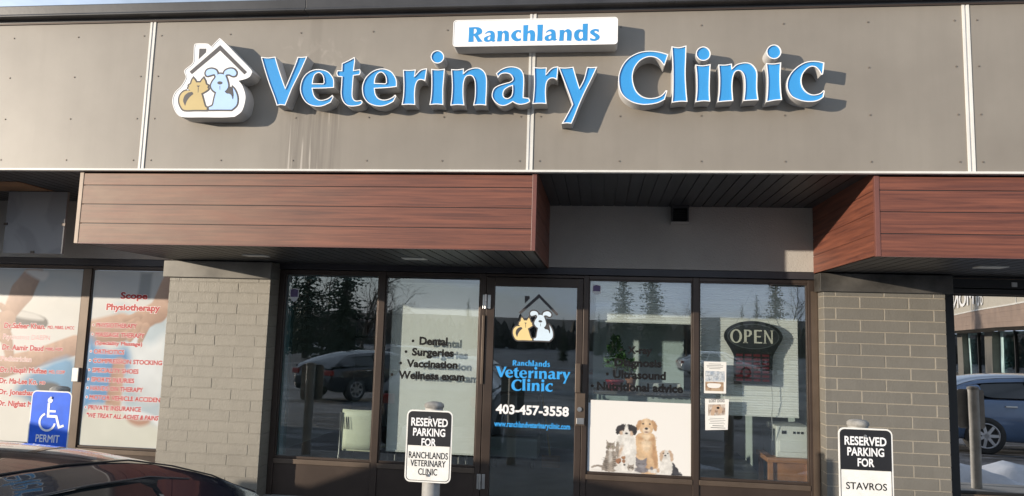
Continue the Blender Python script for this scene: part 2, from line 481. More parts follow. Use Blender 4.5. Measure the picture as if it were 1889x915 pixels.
def area(lp):
    return 0.5 * sum(lp[i][0] * lp[(i + 1) % len(lp)][1] - lp[(i + 1) % len(lp)][0] * lp[i][1] for i in range(len(lp)))

def offset(lp, d):
    """offset of a closed outline; d > 0 grows a counter-clockwise loop"""
    n = len(lp); sgn = 1 if area(lp) > 0 else -1
    out = []
    for i in range(n):
        a, b, c = Vector(lp[i - 1]), Vector(lp[i]), Vector(lp[(i + 1) % n])
        e1 = (b - a).normalized(); e2 = (c - b).normalized()
        n1 = Vector((e1.y, -e1.x)) * sgn; n2 = Vector((e2.y, -e2.x)) * sgn
        m = n1 + n2
        L = m.length
        if L < 0.4: m = n1; k = 1.0
        else: m = m / L; k = min(1.0 / max(m.dot(n1), 0.45), 1.9)
        q = b + m * d * k
        out.append((q.x, q.y))
    return out

WLOC = {}
def thing(name, label, cat, loc=(0, 0, 0), rotz=0.0, group=None):
    o = bpy.data.objects.new(name, None)
    o.empty_display_size = 0.2
    COL.objects.link(o)
    o.location = loc; o.rotation_euler = (0, 0, rotz)
    o['label'] = label; o['category'] = cat
    if group: o['group'] = group
    WLOC[o.name] = Vector(loc)
    return o

def to_mesh(name, mb, mats, off=Vector((0, 0, 0))):
    me = bpy.data.meshes.new(name)
    me.from_pydata([(p[0] - off.x, p[1] - off.y, p[2] - off.z) for p in mb.v], [], mb.f)
    for m in (mats if isinstance(mats, (list, tuple)) else [mats]): me.materials.append(m)
    me.polygons.foreach_set('material_index', mb.mi)
    me.polygons.foreach_set('use_smooth', mb.sm)
    me.update()
    return me

def part(name, mb, mats, parent, bevel=0.0, label=None, local=False, subsurf=0, segs=2):
    """one mesh; mb holds world coordinates (local=True: coordinates of the parent)"""
    base = WLOC[parent.name] if not local else Vector((0, 0, 0))
    o = bpy.data.objects.new(name, to_mesh(name, mb, mats, base))
    COL.objects.link(o)
    o.parent = parent
    WLOC[o.name] = WLOC[parent.name]
    if label: o['label'] = label
    if bevel:
        b = o.modifiers.new('bevel', 'BEVEL'); b.width = bevel; b.segments = segs; b.limit_method = 'ANGLE'; b.angle_limit = R(40)
    if subsurf:
        s_ = o.modifiers.new('subsurf', 'SUBSURF'); s_.levels = subsurf; s_.render_levels = subsurf
    return o

def single(name, mb, mats, label=None, cat=None, group=None, kind=None, loc=(0, 0, 0), bevel=0.0):
    o = bpy.data.objects.new(name, to_mesh(name, mb, mats, Vector(loc)))
    COL.objects.link(o)
    o.location = loc
    WLOC[o.name] = Vector(loc)
    if kind: o['kind'] = kind
    if label: o['label'] = label
    if cat: o['category'] = cat
    if group: o['group'] = group
    if bevel:
        b = o.modifiers.new('bevel', 'BEVEL'); b.width = bevel; b.segments = 2; b.limit_method = 'ANGLE'; b.angle_limit = R(40)
    return o

def copy_thing(root, loc, rotz, label, scale=None):
    c = root.copy(); COL.objects.link(c)
    c.location = loc; c.rotation_euler = (0, 0, rotz); c['label'] = label
    if scale: c.scale = scale
    for ch in list(root.children):
        d = ch.copy(); COL.objects.link(d); d.parent = c
        for g in list(ch.children):
            e = g.copy(); COL.objects.link(e); e.parent = d
    return c

_tc = {}
def union_shape(loops):
    """triangulated union (non-zero winding) of oriented outlines"""
    pts, edges = [], []
    for lp in loops:
        b = len(pts)
        pts += [Vector((p[0], p[1])) for p in lp]
        edges += [(b + i, b + (i + 1) % len(lp)) for i in range(len(lp))]
    vv, _, ff, _, _, _ = delaunay_2d_cdt(pts, edges, [], 0, 1e-7)
    boxes = [(min(p[0] for p in lp), max(p[0] for p in lp), min(p[1] for p in lp), max(p[1] for p in lp)) for lp in loops]
    keep = []
    for f in ff:
        cx = sum(vv[i][0] for i in f) / len(f); cy = sum(vv[i][1] for i in f) / len(f)
        w = 0
        for lp, bx in zip(loops, boxes):
            if not (bx[0] <= cx <= bx[1] and bx[2] <= cy <= bx[3]): continue
            for i in range(len(lp)):
                a, b = lp[i], lp[(i + 1) % len(lp)]
                if a[1] <= cy < b[1]:
                    if (b[0] - a[0]) * (cy - a[1]) - (cx - a[0]) * (b[1] - a[1]) > 0: w += 1
                elif b[1] <= cy < a[1]:
                    if (b[0] - a[0]) * (cy - a[1]) - (cx - a[0]) * (b[1] - a[1]) < 0: w -= 1
        if w > 0:
            p, q, r_ = vv[f[0]], vv[f[1]], vv[f[2]]
            ar = (q[0] - p[0]) * (r_[1] - p[1]) - (q[1] - p[1]) * (r_[0] - p[0])
            keep.append(tuple(f) if ar > 0 else tuple(reversed(f)))
    return [(p[0], p[1]) for p in vv], keep

def text_shape(body, bold=0.0, shear=0.0):
    key = (body, bold, shear)
    if key in _tc: return _tc[key]
    cu = bpy.data.curves.new('lettering', 'FONT')
    cu.body = body; cu.shear = shear; cu.resolution_u = 3
    cu.fill_mode = 'FRONT'
    o = bpy.data.objects.new('lettering', cu)
    COL.objects.link(o)
    bpy.context.view_layer.update()
    me = bpy.data.meshes.new_from_object(o.evaluated_get(bpy.context.evaluated_depsgraph_get()))
    bm = bmesh.new(); bm.from_mesh(me)
    bmesh.ops.remove_doubles(bm, verts=bm.verts, dist=1e-5)
    if sum(f.normal.z * f.calc_area() for f in bm.faces) < 0: bmesh.ops.reverse_faces(bm, faces=bm.faces)
    nxt = {}
    for f in bm.faces:
        for l in f.loops:
            if len(l.edge.link_faces) == 1: nxt.setdefault(l.vert.index, []).append(l.link_loop_next.vert.index)
    bm.verts.ensure_lookup_table()
    loops = []
    while nxt:
        s0 = next(iter(nxt)); lp = [s0]; c = s0
        while True:
            n_ = nxt[c].pop()
            if not nxt[c]: del nxt[c]
            if n_ == s0: break
            lp.append(n_); c = n_
            if c not in nxt: break
        if len(lp) > 2: loops.append([(bm.verts[k].co.x, bm.verts[k].co.y) for k in lp])
    bm.free()
    bpy.data.objects.remove(o); bpy.data.curves.remove(cu); bpy.data.meshes.remove(me)
    if bold:
        grown = []
        for lp in loops:
            q = offset(lp, bold if area(lp) > 0 else -bold)
            if area(q) * area(lp) > 0: grown.append(q)
        loops = grown
    v, f = union_shape(loops)
    x0 = min(p[0] for p in v); x1 = max(p[0] for p in v)
    _tc[key] = ([((p[0] - x0) / (x1 - x0), p[1]) for p in v], f, (x1 - x0))
    return _tc[key]

CAP = 0.0
def text(mb, body, x0, x1, zb, cap, y, mi=0, bold=0.0, shear=0.0, tilt=0.0):
    """line of lettering fitted between x0 and x1, capital height cap, facing -Y"""
    global CAP
    if not CAP: CAP = max(p[1] for p in text_shape('H')[0])
    v, f, w = text_shape(body, bold, shear)
    k = cap / CAP
    mb.add([(x0 + p[0] * (x1 - x0), y, zb + p[1] * k + tilt * p[0]) for p in v], f, mi)
    return mb

# ---------------------------------------------------------------- printed pictures: colour painted on a fine flat grid
import numpy as np
class Print:
    """a small painter for posters and photographs; u runs right and w up, both 0..1"""
    gain = 0.90
    def __init__(s, x0, x1, z0, z1, nx, nz, base, seed=1):
        s.b = (x0, x1, z0, z1); s.nx, s.nz = nx, nz
        s.asp = (x1 - x0) / (z1 - z0)
        u, w = np.meshgrid(np.linspace(0, 1, nx), np.linspace(0, 1, nz))
        s.X, s.Y = u * s.asp, w
        s.c = np.ones((nz, nx, 3)) * np.array(base)
        s.rng = np.random.default_rng(seed)
    def noise(s, cells, octaves=3):
        out = np.zeros((s.nz, s.nx)); amp = 1.0; tot = 0
        for o in range(octaves):
            n_ = int(cells * 2 ** o); m_ = max(2, int(n_ * s.asp))
            g = s.rng.random((n_ + 2, m_ + 2))
            y = s.Y * n_; x = s.X / s.asp * m_
            yi = np.minimum(y.astype(int), n_); xi = np.minimum(x.astype(int), m_)
            fy = y - yi; fx = x - xi
            fy = fy * fy * (3 - 2 * fy); fx = fx * fx * (3 - 2 * fx)
            v = (g[yi, xi] * (1 - fx) + g[yi, xi + 1] * fx) * (1 - fy) + (g[yi + 1, xi] * (1 - fx) + g[yi + 1, xi + 1] * fx) * fy
            out += v * amp; tot += amp; amp *= 0.5
        return out / tot - 0.5
    def put(s, mask, col, var=0.0, nz=None):
        col = np.array(col)
        m = np.clip(mask, 0, 1)[..., None]
        cc = col if nz is None else np.clip(col * (1 + var * nz[..., None] * 2), 0, 0.95)
        s.c = s.c * (1 - m) + cc * m
    def sm(s, d, soft): return np.clip(0.5 - d / soft, 0, 1)
    def ell(s, cx, cy, rx, ry, col, rot=0, soft=0.012, edge=0.0, nz=None, var=0.0, en=None):
        c_, s_ = math.cos(R(rot)), math.sin(R(rot))
        x = (s.X - cx * s.asp); y = s.Y - cy
        a, b = (x * c_ + y * s_), (-x * s_ + y * c_)
        d = (np.sqrt((a / rx) ** 2 + (b / ry) ** 2) - 1) * min(rx, ry)
        if en is not None: d = d + en * edge
        s.put(s.sm(d, soft), col, var, nz)
    def cap(s, p0, p1, r0, r1, col, dark, soft=0.012, light=(0, 1), nz=None, var=0.0, op=1.0):
        ax, ay = p0[0] * s.asp, p0[1]; bx, by = p1[0] * s.asp, p1[1]
        L_ = math.hypot(bx - ax, by - ay); dx, dy = (bx - ax) / L_, (by - ay) / L_
        t = np.clip(((s.X - ax) * dx + (s.Y - ay) * dy) / L_, 0, 1)
        px = s.X - ax - t * L_ * dx; py = s.Y - ay - t * L_ * dy
        r_ = r0 + (r1 - r0) * t
        dist = np.sqrt(px * px + py * py)
        side = np.clip((px * light[0] + py * light[1]) / r_, -1, 1) * 0.5 + 0.5
        col, dark = np.array(col), np.array(dark)
        cc = dark + (col - dark) * side[..., None]
        if nz is not None: cc = np.clip(cc * (1 + var * nz[..., None] * 2), 0, 0.95)
        m = (s.sm(dist - r_, soft) * op)[..., None]
        s.c = s.c * (1 - m) + cc * m
    def poly(s, pts, col, soft=0.012, nz=None, var=0.0, en=None, edge=0.0, op=1.0):
        P = [(p[0] * s.asp, p[1]) for p in pts]
        d = np.full(s.X.shape, 1e9); ins = np.zeros(s.X.shape, bool)
        for i in range(len(P)):
            (ax, ay), (bx, by) = P[i], P[(i + 1) % len(P)]
            ex, ey = bx - ax, by - ay
            t = np.clip(((s.X - ax) * ex + (s.Y - ay) * ey) / max(ex * ex + ey * ey, 1e-12), 0, 1)
            d = np.minimum(d, np.hypot(s.X - ax - t * ex, s.Y - ay - t * ey))
            if ay != by:
                cr = ((ay > s.Y) != (by > s.Y)) & (s.X < (bx - ax) * (s.Y - ay) / (by - ay) + ax)
                ins ^= cr
        d = np.where(ins, -d, d)
        if en is not None: d = d + en * edge
        s.put(s.sm(d, soft) * op, col, var, nz)
    def spline(s, pts, *a, **k):
        s.poly([(p[0], p[1]) for p in smooth_loop([(q[0] * 1000, q[1] * 1000) + tuple(q[2:]) for q in pts], 4)], *a, **k)
    def build(s, name, y, mat, parent):
        x0, x1, z0, z1 = s.b
        m = MB()
        xs = np.linspace(x0, x1, s.nx); zs = np.linspace(z0, z1, s.nz)
        m.v = [(x, y, z) for z in zs for x in xs]
        n = s.nx
        m.f = [(j * n + i, j * n + i + 1, (j + 1) * n + i + 1, (j + 1) * n + i) for j in range(s.nz - 1) for i in range(n - 1)]
        m.mi = [0] * len(m.f); m.sm = [False] * len(m.f)
        o = part(name, m, mat, parent)
        at = o.data.color_attributes.new('print', 'FLOAT_COLOR', 'POINT')
        col = np.ones((s.nz, s.nx, 4), np.float32); col[..., :3] = np.clip(s.c * s.gain, 0, 1)
        at.data.foreach_set('color', col.ravel())
        return o
def print_mat(name, rough=0.4, coat=0.5):
    m, nt, p = new_mat(name)
    at = nt.nodes.new('ShaderNodeAttribute'); at.attribute_name = 'print'
    nt.links.new(at.outputs['Color'], p.inputs['Base Color'])
    p.inputs['Roughness'].default_value = rough
    p.inputs['Coat Weight'].default_value = coat
    p.inputs['Coat Roughness'].default_value = 0.015
    return m
M['print'] = print_mat('glossy_print')
M['print_matt'] = print_mat('satin_print', 0.5, 0.15)

# traced outlines of the sign, millimetres on the letter face plane (x, z, corner flag)
SIGN_LETTERS=[["V",[[[1447,3671,1],[1506,3664],[1564,3671,1],[1600,3571],[1661,3422,1],[1702,3536],[1730,3615],[1744,3666,1],[1780,3665],[1822,3669,1],[1772,3542],[1720,3424],[1695,3353],[1671,3281,1],[1636,3286],[1602,3281,1],[1575,3350],[1523,3466],[1482,3572]]]],["e",[[[2049,3418,1],[2044,3480],[2024,3516],[1989,3549],[1932,3565],[1876,3562],[1825,3535],[1792,3489],[1779,3424],[1789,3371],[1819,3319],[1861,3286],[1921,3271],[1973,3277],[2029,3302,1],[2050,3346,1],[2038,3363,1],[2021,3347],[1996,3332],[1957,3323],[1924,3331],[1895,3361],[1879,3413,1],[1964,3414]],[[1878,3454,1],[1881,3488],[1892,3521],[1917,3536],[1941,3528],[1958,3501],[1965,3461,1],[1959,3453,1]]]],["t",[[[2197,3659,1],[2202,3628],[2197,3555,1],[2245,3562,1],[2251,3539],[2244,3517,1],[2198,3511,1],[2196,3439],[2197,3361],[2208,3328],[2229,3316],[2265,3320,1],[2279,3306],[2265,3282],[2224,3272],[2179,3272],[2145,3287],[2117,3323],[2104,3375],[2104,3440],[2104,3502,1],[2074,3504,1],[2061,3529],[2066,3555,1],[2100,3554,1],[2099,3610,1],[2139,3628]]]],["e",[[[2538,3420,1],[2535,3468],[2518,3507],[2487,3543],[2435,3563],[2383,3561],[2333,3538],[2290,3493],[2270,3438],[2271,3387],[2285,3341],[2319,3299],[2366,3277],[2418,3269],[2468,3279],[2518,3304,1],[2539,3349,1],[2528,3360,1],[2510,3343],[2479,3327],[2441,3321],[2401,3334],[2377,3366],[2368,3408,1],[2455,3412]],[[2366,3452,1],[2368,3483],[2382,3518],[2407,3534],[2430,3524],[2448,3495],[2454,3455,1],[2447,3448,1]]]],["r",[[[2580,3553,1],[2628,3550],[2679,3554,1],[2672,3505,1],[2699,3537],[2724,3555],[2765,3562,1],[2761,3517],[2755,3462,1],[2727,3472],[2701,3467],[2685,3434],[2680,3370],[2687,3279,1],[2638,3282],[2582,3280,1],[2590,3345],[2590,3435]]]],["i",[[[2797,3557,1],[2848,3551],[2901,3557,1],[2898,3483],[2895,3394],[2901,3277,1],[2849,3282],[2795,3278,1],[2803,3343],[2804,3433]],[[2892,3649],[2889,3629],[2878,3613],[2862,3602],[2843,3598],[2823,3603],[2806,3614],[2794,3631],[2789,3650],[2792,3670],[2802,3686],[2819,3697],[2838,3701],[2858,3697],[2875,3685],[2887,3668]]]],["n",[[[2949,3553,1],[2999,3550],[3045,3557,1],[3045,3523,1],[3075,3548],[3125,3562],[3169,3557],[3204,3528],[3221,3480],[3224,3390],[3223,3308],[3225,3271,1],[3179,3276],[3126,3272,1],[3136,3340],[3134,3429],[3125,3474],[3108,3497],[3083,3500],[3062,3488],[3050,3450],[3048,3392],[3052,3328],[3060,3273,1],[3007,3277],[2954,3272,1],[2960,3342],[2960,3431]]]],["a",[[[3289,3516,1],[3326,3547],[3377,3566],[3429,3565],[3470,3548],[3494,3512],[3501,3454],[3500,3383],[3500,3331,1],[3539,3326,1],[3549,3300],[3523,3283],[3477,3275],[3443,3284],[3421,3297,1],[3397,3282],[3363,3268],[3329,3270],[3294,3291],[3267,3327],[3263,3362],[3276,3400],[3307,3423],[3358,3440],[3392,3449],[3412,3463],[3413,3481],[3396,3505],[3364,3515],[3333,3511],[3316,3497],[3305,3479,1]],[[3413,3419,1],[3385,3409],[3357,3388],[3349,3361],[3354,3338],[3373,3326],[3393,3330],[3410,3349],[3415,3384]]]],["r",[[[3569,3560,1],[3618,3555],[3666,3557,1],[3662,3507,1],[3687,3539],[3714,3558],[3751,3563,1],[3748,3515],[3744,3461,1],[3716,3473],[3688,3468],[3669,3440],[3663,3382],[3666,3323],[3671,3280,1],[3619,3283],[3566,3280,1],[3572,3336],[3575,3441]]]],["y",[[[3752,3556,1],[3805,3553],[3861,3559,1],[3883,3484],[3909,3401,1],[3939,3466],[3960,3556,1],[3996,3554],[4035,3557,1],[3998,3471],[3949,3367],[3907,3264],[3880,3189],[3856,3130,1],[3820,3134],[3783,3129,1],[3813,3183],[3859,3275,1],[3832,3351],[3796,3445]]]],["C",[[[4545,3644,1],[4479,3664],[4408,3672],[4336,3662],[4265,3625],[4218,3570],[4192,3501],[4189,3439],[4203,3370],[4239,3320],[4293,3286],[4358,3269],[4417,3270],[4476,3282],[4522,3306,1],[4540,3372,1],[4528,3375,1],[4499,3340],[4458,3322],[4405,3318],[4357,3335],[4318,3375],[4296,3438],[4293,3500],[4311,3556],[4349,3602],[4402,3625],[4450,3620],[4485,3597],[4514,3559,1],[4522,3569]]]],["l",[[[4567,3703,1],[4620,3695],[4673,3708,1],[4671,3619],[4668,3495],[4674,3372],[4682,3287,1],[4634,3290],[4571,3282,1],[4576,3373],[4575,3559]]]],["i",[[[4736,3564,1],[4788,3557],[4844,3566,1],[4839,3481],[4837,3371],[4841,3288,1],[4794,3292],[4737,3285,1],[4745,3372],[4744,3482]],[[4844,3643],[4840,3623],[4829,3606],[4812,3595],[4792,3591],[4773,3595],[4756,3607],[4744,3625],[4740,3645],[4744,3665],[4756,3683],[4773,3694],[4792,3698],[4812,3693],[4829,3681],[4840,3664]]]],["n",[[[4897,3562,1],[4945,3560],[4992,3568,1],[4995,3535,1],[5025,3562],[5077,3575],[5123,3567],[5154,3536],[5168,3496],[5167,3429],[5167,3368],[5175,3296,1],[5127,3295],[5070,3291,1],[5079,3369],[5079,3442],[5071,3485],[5054,3508],[5031,3513],[5011,3498],[4999,3455],[4995,3394],[4997,3345],[5001,3292,1],[4949,3289],[4891,3284,1],[4901,3358],[4904,3462]]]],["i",[[[5228,3568,1],[5277,3564],[5333,3572,1],[5328,3488],[5329,3378],[5336,3297,1],[5286,3293],[5226,3281,1],[5234,3355],[5237,3458]],[[5335,3650],[5331,3630],[5319,3612],[5303,3601],[5283,3597],[5263,3602],[5247,3614],[5236,3631],[5232,3651],[5236,3672],[5248,3689],[5264,3700],[5284,3704],[5304,3700],[5320,3688],[5331,3670]]]],["c",[[[5627,3566,1],[5583,3577],[5533,3579],[5482,3565],[5430,3529],[5390,3481],[5370,3426],[5372,3372],[5399,3323],[5444,3296],[5500,3282],[5556,3283],[5590,3295],[5618,3315,1],[5626,3361,1],[5616,3365,1],[5591,3343],[5546,3334],[5507,3352],[5479,3389],[5470,3437],[5481,3486],[5509,3522],[5538,3537],[5566,3532],[5588,3509],[5603,3477,1],[5617,3487]]]]]
BOX_LETTERS=[["R",[[[3074,3872,1],[3119,3874],[3154,3869],[3174,3848],[3170,3823],[3144,3810,1],[3158,3788],[3182,3759,1],[3144,3757,1],[3126,3792],[3110,3808,1],[3113,3759,1],[3073,3757,1],[3075,3814]],[[3111,3860,1],[3128,3858],[3134,3842],[3126,3826],[3111,3820,1]]]],["a",[[[3197,3823,1],[3218,3840],[3245,3843],[3266,3830],[3272,3800],[3270,3772,1],[3279,3764,1],[3262,3756],[3246,3763,1],[3220,3756],[3196,3762],[3190,3784],[3205,3798],[3239,3810],[3235,3826],[3218,3827],[3201,3818,1]],[[3238,3801,1],[3221,3792],[3218,3776],[3230,3771],[3238,3784]]]],["n",[[[3290,3840,1],[3323,3842,1],[3325,3831,1],[3349,3843],[3371,3832],[3377,3809],[3378,3759,1],[3346,3759,1],[3346,3809],[3337,3824],[3327,3815],[3324,3758,1],[3289,3758,1],[3293,3803]]]],["c",[[[3469,3842,1],[3438,3845],[3408,3829],[3394,3801],[3406,3773],[3434,3757],[3468,3763,1],[3470,3781,1],[3447,3778],[3431,3797],[3433,3820],[3449,3831],[3463,3817,1]]]],["h",[[[3484,3881,1],[3520,3883,1],[3518,3831,1],[3541,3843],[3565,3834],[3573,3805],[3571,3757,1],[3537,3758,1],[3537,3806],[3528,3820],[3517,3810],[3516,3757,1],[3485,3757,1]]]],["l",[[[3588,3883,1],[3630,3883,1],[3628,3818],[3628,3757,1],[3588,3757,1],[3591,3819]]]],["a",[[[3651,3823,1],[3671,3841],[3698,3845],[3720,3832],[3726,3801],[3727,3773,1],[3737,3765,1],[3717,3756],[3703,3762,1],[3673,3754],[3651,3761],[3644,3781],[3658,3798],[3692,3810],[3690,3825],[3672,3829],[3656,3818,1]],[[3692,3799,1],[3675,3790],[3673,3775],[3685,3770],[3693,3783]]]],["n",[[[3754,3838,1],[3785,3840,1],[3786,3829,1],[3813,3845],[3836,3834],[3844,3810],[3841,3754,1],[3808,3755,1],[3809,3808],[3801,3823],[3788,3813],[3785,3755,1],[3751,3754,1],[3755,3795]]]],["d",[[[3924,3883,1],[3961,3884,1],[3960,3819],[3960,3753,1],[3927,3752,1],[3926,3762,1],[3903,3750],[3875,3759],[3861,3789],[3867,3824],[3894,3841],[3923,3836,1]],[[3925,3819,1],[3905,3822],[3895,3802],[3898,3778],[3912,3768],[3926,3777,1]]]],["s",[[[4042,3837,1],[4015,3842],[3985,3831],[3979,3810],[4002,3791],[4017,3777],[4010,3765],[3978,3774,1],[3980,3755,1],[4010,3749],[4040,3761],[4049,3782],[4036,3800],[4013,3814],[4011,3825],[4025,3825],[4040,3814,1]]]]]
LOGO={"outer":[[897,3764],[915,3783],[1002,3781],[1025,3768],[1041,3756,1],[1092,3812],[1119,3813],[1246,3694],[1377,3568],[1386,3534],[1366,3504],[1327,3488],[1284,3478,1],[1319,3437],[1347,3369],[1349,3309],[1328,3234],[1275,3192,1],[1181,3187],[1015,3189],[858,3191],[803,3215],[767,3271],[753,3331],[770,3391],[818,3442],[845,3493],[849,3519],[832,3553],[842,3579],[896,3626],[899,3691]],"chimney":[[941,3742,1],[999,3741,1],[999,3711,1],[942,3655,1]],"roof":[[1111,3768,1],[1348,3547,1],[1328,3528,1],[1114,3723,1],[896,3535,1],[875,3557,1]],"cat":[[912,3501,1],[925,3488],[938,3468,1],[975,3468,1],[986,3487],[997,3500,1],[1011,3478],[1020,3452],[1037,3442],[1033,3427],[1042,3414],[1016,3395],[987,3379,1],[1003,3337],[1025,3278],[1041,3265],[1041,3248,1],[949,3249],[861,3249],[828,3279],[811,3322],[816,3365],[840,3394],[870,3403],[897,3402,1],[876,3422],[885,3437],[880,3445],[897,3458],[903,3484]],"cat_gap":[[880,3388,1],[911,3392],[923,3375,1],[895,3351],[873,3317],[863,3279,1],[843,3322],[852,3363]],"cat_nose":[[944,3443,1],[973,3443,1],[959,3427,1]],"cat_mouth":[[956,3427,1],[962,3427,1],[963,3387,1],[959,3387,1]],"dog":[[1123,3534],[1149,3532],[1172,3519],[1191,3481],[1203,3438],[1194,3411],[1178,3394,1],[1196,3377],[1229,3371],[1249,3331],[1254,3361],[1247,3403],[1242,3425,1],[1269,3386],[1286,3335],[1281,3284],[1245,3249,1],[1158,3250],[1063,3250,1],[1061,3267],[1090,3284],[1099,3337],[1109,3388,1],[1081,3407],[1063,3439],[1073,3473],[1091,3499],[1102,3523]],"dog_ear":[[1106,3520],[1107,3541],[1090,3566],[1054,3576],[1021,3566],[1011,3541],[1025,3521],[1058,3528],[1084,3533],[1098,3511]],"dog_ear2":[[1161,3528],[1169,3558],[1203,3574],[1238,3570],[1261,3544],[1255,3521],[1233,3518],[1206,3530],[1180,3528],[1169,3511]],"dog_gap":[[1204,3421,1],[1227,3431],[1247,3386],[1251,3325,1],[1238,3361],[1193,3385,1]],"dog_nose":[[1156,3462],[1152,3455],[1142,3450],[1128,3450],[1117,3455],[1112,3463],[1116,3470],[1126,3475],[1140,3474],[1151,3470]],"dog_mouth":[[1133,3439,1],[1138,3438,1],[1140,3408,1],[1136,3408,1]]}

# ---------------------------------------------------------------- setting: lot, sidewalk, kerb, room
def lot_z(x, y):
    t = max(0.0, min(1.0, (-y - 4.0) / 16.0))
    return -0.15 - 0.42 * t * t * (3 - 2 * t)

g = MB()
xs = [-600, -200, -90] + [-50 + 1.25 * i for i in range(81)] + [90, 200, 600]
ys = [-900, -350, -160, -110, -80] + [-60 + 1.0 * i for i in range(58)]
ys = ys + [-2.36]
vv = []
for yy in ys:
    for xx in xs:
        z = lot_z(xx, yy)
        if -60 < yy < -3 and -50 < xx < 50:
            z += 0.035 * (noise.noise(Vector((xx * 0.55, yy * 0.9, 0.3)))) + 0.02 * noise.noise(Vector((xx * 2.1, yy * 2.6, 3.1)))
        vv.append((xx, yy, z))
w_ = len(xs)
g.add(vv, [(j * w_ + i, j * w_ + i + 1, (j + 1) * w_ + i + 1, (j + 1) * w_ + i) for j in range(len(ys) - 1) for i in range(w_ - 1)], 0, True)
single('parking_lot', g, M['ground'], kind='structure')
single('sidewalk', MB().box(-40, 40, -2.2, 0.6, -0.4, 0.0), M['concrete'], kind='structure')
single('kerb', MB().box(-40, 40, -2.36, -2.203, -0.4, 0.006), M['concrete'], kind='structure', bevel=0.02)

sn = MB()
def snow_heap(cx, cy, rx, ry, h, seed, nx=26, ny=14):
    v = []
    for j in range(ny + 1):
        for i in range(nx + 1):
            u, w = i / nx * 2 - 1, j / ny * 2 - 1
            d = max(0.0, 1 - (abs(u) ** 2.6 + abs(w) ** 2.2))
            x, y = cx + u * rx, cy + w * ry
            z = h * d ** 0.6 * (0.75 + 0.6 * noise.noise(Vector((x * 1.3 + seed, y * 1.7, seed)))) + 0.05 * d ** 0.3 * noise.noise(Vector((x * 4.5, y * 5, seed)))
            v.append((x, y, lot_z(x, y) - 0.03 + max(0.0, z)))
    sn.add(v, [(j * (nx + 1) + i, j * (nx + 1) + i + 1, (j + 1) * (nx + 1) + i + 1, (j + 1) * (nx + 1) + i) for j in range(ny) for i in range(nx)], 0, True)
snow_heap(8.2, -3.1, 1.5, 0.6, 0.34, 1.2)
snow_heap(10.5, -3.6, 1.6, 0.7, 0.30, 6.2)
snow_heap(5.0, -2.75, 0.9, 0.35, 0.16, 3.3)
single('snow', sn, M['snow'], kind='stuff')

single('interior_floor', MB().box(-0.0, 9.5, 0.30, 5.4, -0.3, 0.004), M['inner_floor'], kind='structure')
single('interior_ceiling', MB().box(-0.0, 9.5, 0.30, 5.4, 2.62, 2.7), M['inner_ceiling'], kind='structure')
iw = MB().box(4.02, 4.99, 1.40, 1.45, 0, 2.62, 1).box(-0.1, 9.6, 5.4, 5.5, 0, 2.7).box(-0.1, -0.003, 0.32, 5.4, 0, 2.7).box(6.06, 6.16, 0.32, 5.4, 0, 2.62).box(9.5, 9.6, 0.32, 5.4, 0, 2.7)  # first box: pale partition added to brighten the view behind the window lettering
single('interior_wall', iw, [M['inner_wall'], simple('brightening_partition', (0.66, 0.74, 0.73), 0.8, 0, 0.04)], kind='structure')

# ---------------------------------------------------------------- the storefront building
B = thing('storefront_building', 'plaza storefront building with taupe fascia, wood-look canopies and glazed clinic front', 'building', (3.5, 0.0, 0.0))
FY = -1.42
# fascia panels with screw heads
joints = [-2.60, 0.445, 3.543, 6.636, 9.70]
for a, b in zip(joints[:-1], joints[1:]):
    m = MB().box(a + 0.008, b - 0.008, FY, FY + 0.014, 2.815, 4.036)
    n_ = 5
    rows = [2.885, 3.225, 3.575, 3.915]
    for rz in rows:
        for k in range(n_ + 1):
            sx = a + 0.075 + (b - a - 0.15) * k / n_
            m.tube([(sx, FY - 0.005, rz), (sx, FY + 0.002, rz)], 0.0062, 8, 1)
    part('fascia_panel', m, [M['fascia'], M['screw']], B)
for x in joints[1:4]:
    m = MB().box(x - 0.024, x - 0.007, FY - 0.007, FY + 0.005, 2.815, 4.034).box(x + 0.007, x + 0.024, FY - 0.007, FY + 0.005, 2.815, 4.034)
    m.box(x - 0.007, x + 0.007, FY - 0.002, FY + 0.004, 2.815, 4.034, 1)
    part('joint_trim', m, [M['white_trim'], M['return']], B)
part('base_trim', MB().box(-3.2, 10.5, FY - 0.018, FY + 0.03, 2.797, 2.8145), M['white_trim'], B, 0.003)
part('backing_wall', MB().box(-3.2, 10.5, FY + 0.015, FY + 0.10, 2.83, 4.05), M['soffit'], B)
capp = [(-1.30, 4.040), (-1.428, 4.040), (-1.430, 4.058), (-1.492, 4.062), (-1.503, 4.068), (-1.503, 4.080), (-1.490, 4.088), (-1.494, 4.158), (-1.48, 4.168), (-1.2, 4.19), (-1.2, 4.05)]
m = MB().prism_yz(capp, -3.2, 1.754).prism_yz(capp, 1.757, 10.5)
part('cap_flashing', m, M['cap_metal'], B, 0.003)
part('drip_edge', MB().box(-3.2, 10.5, FY - 0.012, FY - 0.001, 4.028, 4.0395), M['bronze'], B)
part('roof', MB().box(-3.2, 10.5, -1.2, 5.6, 4.0, 4.1), M['soffit'], B)

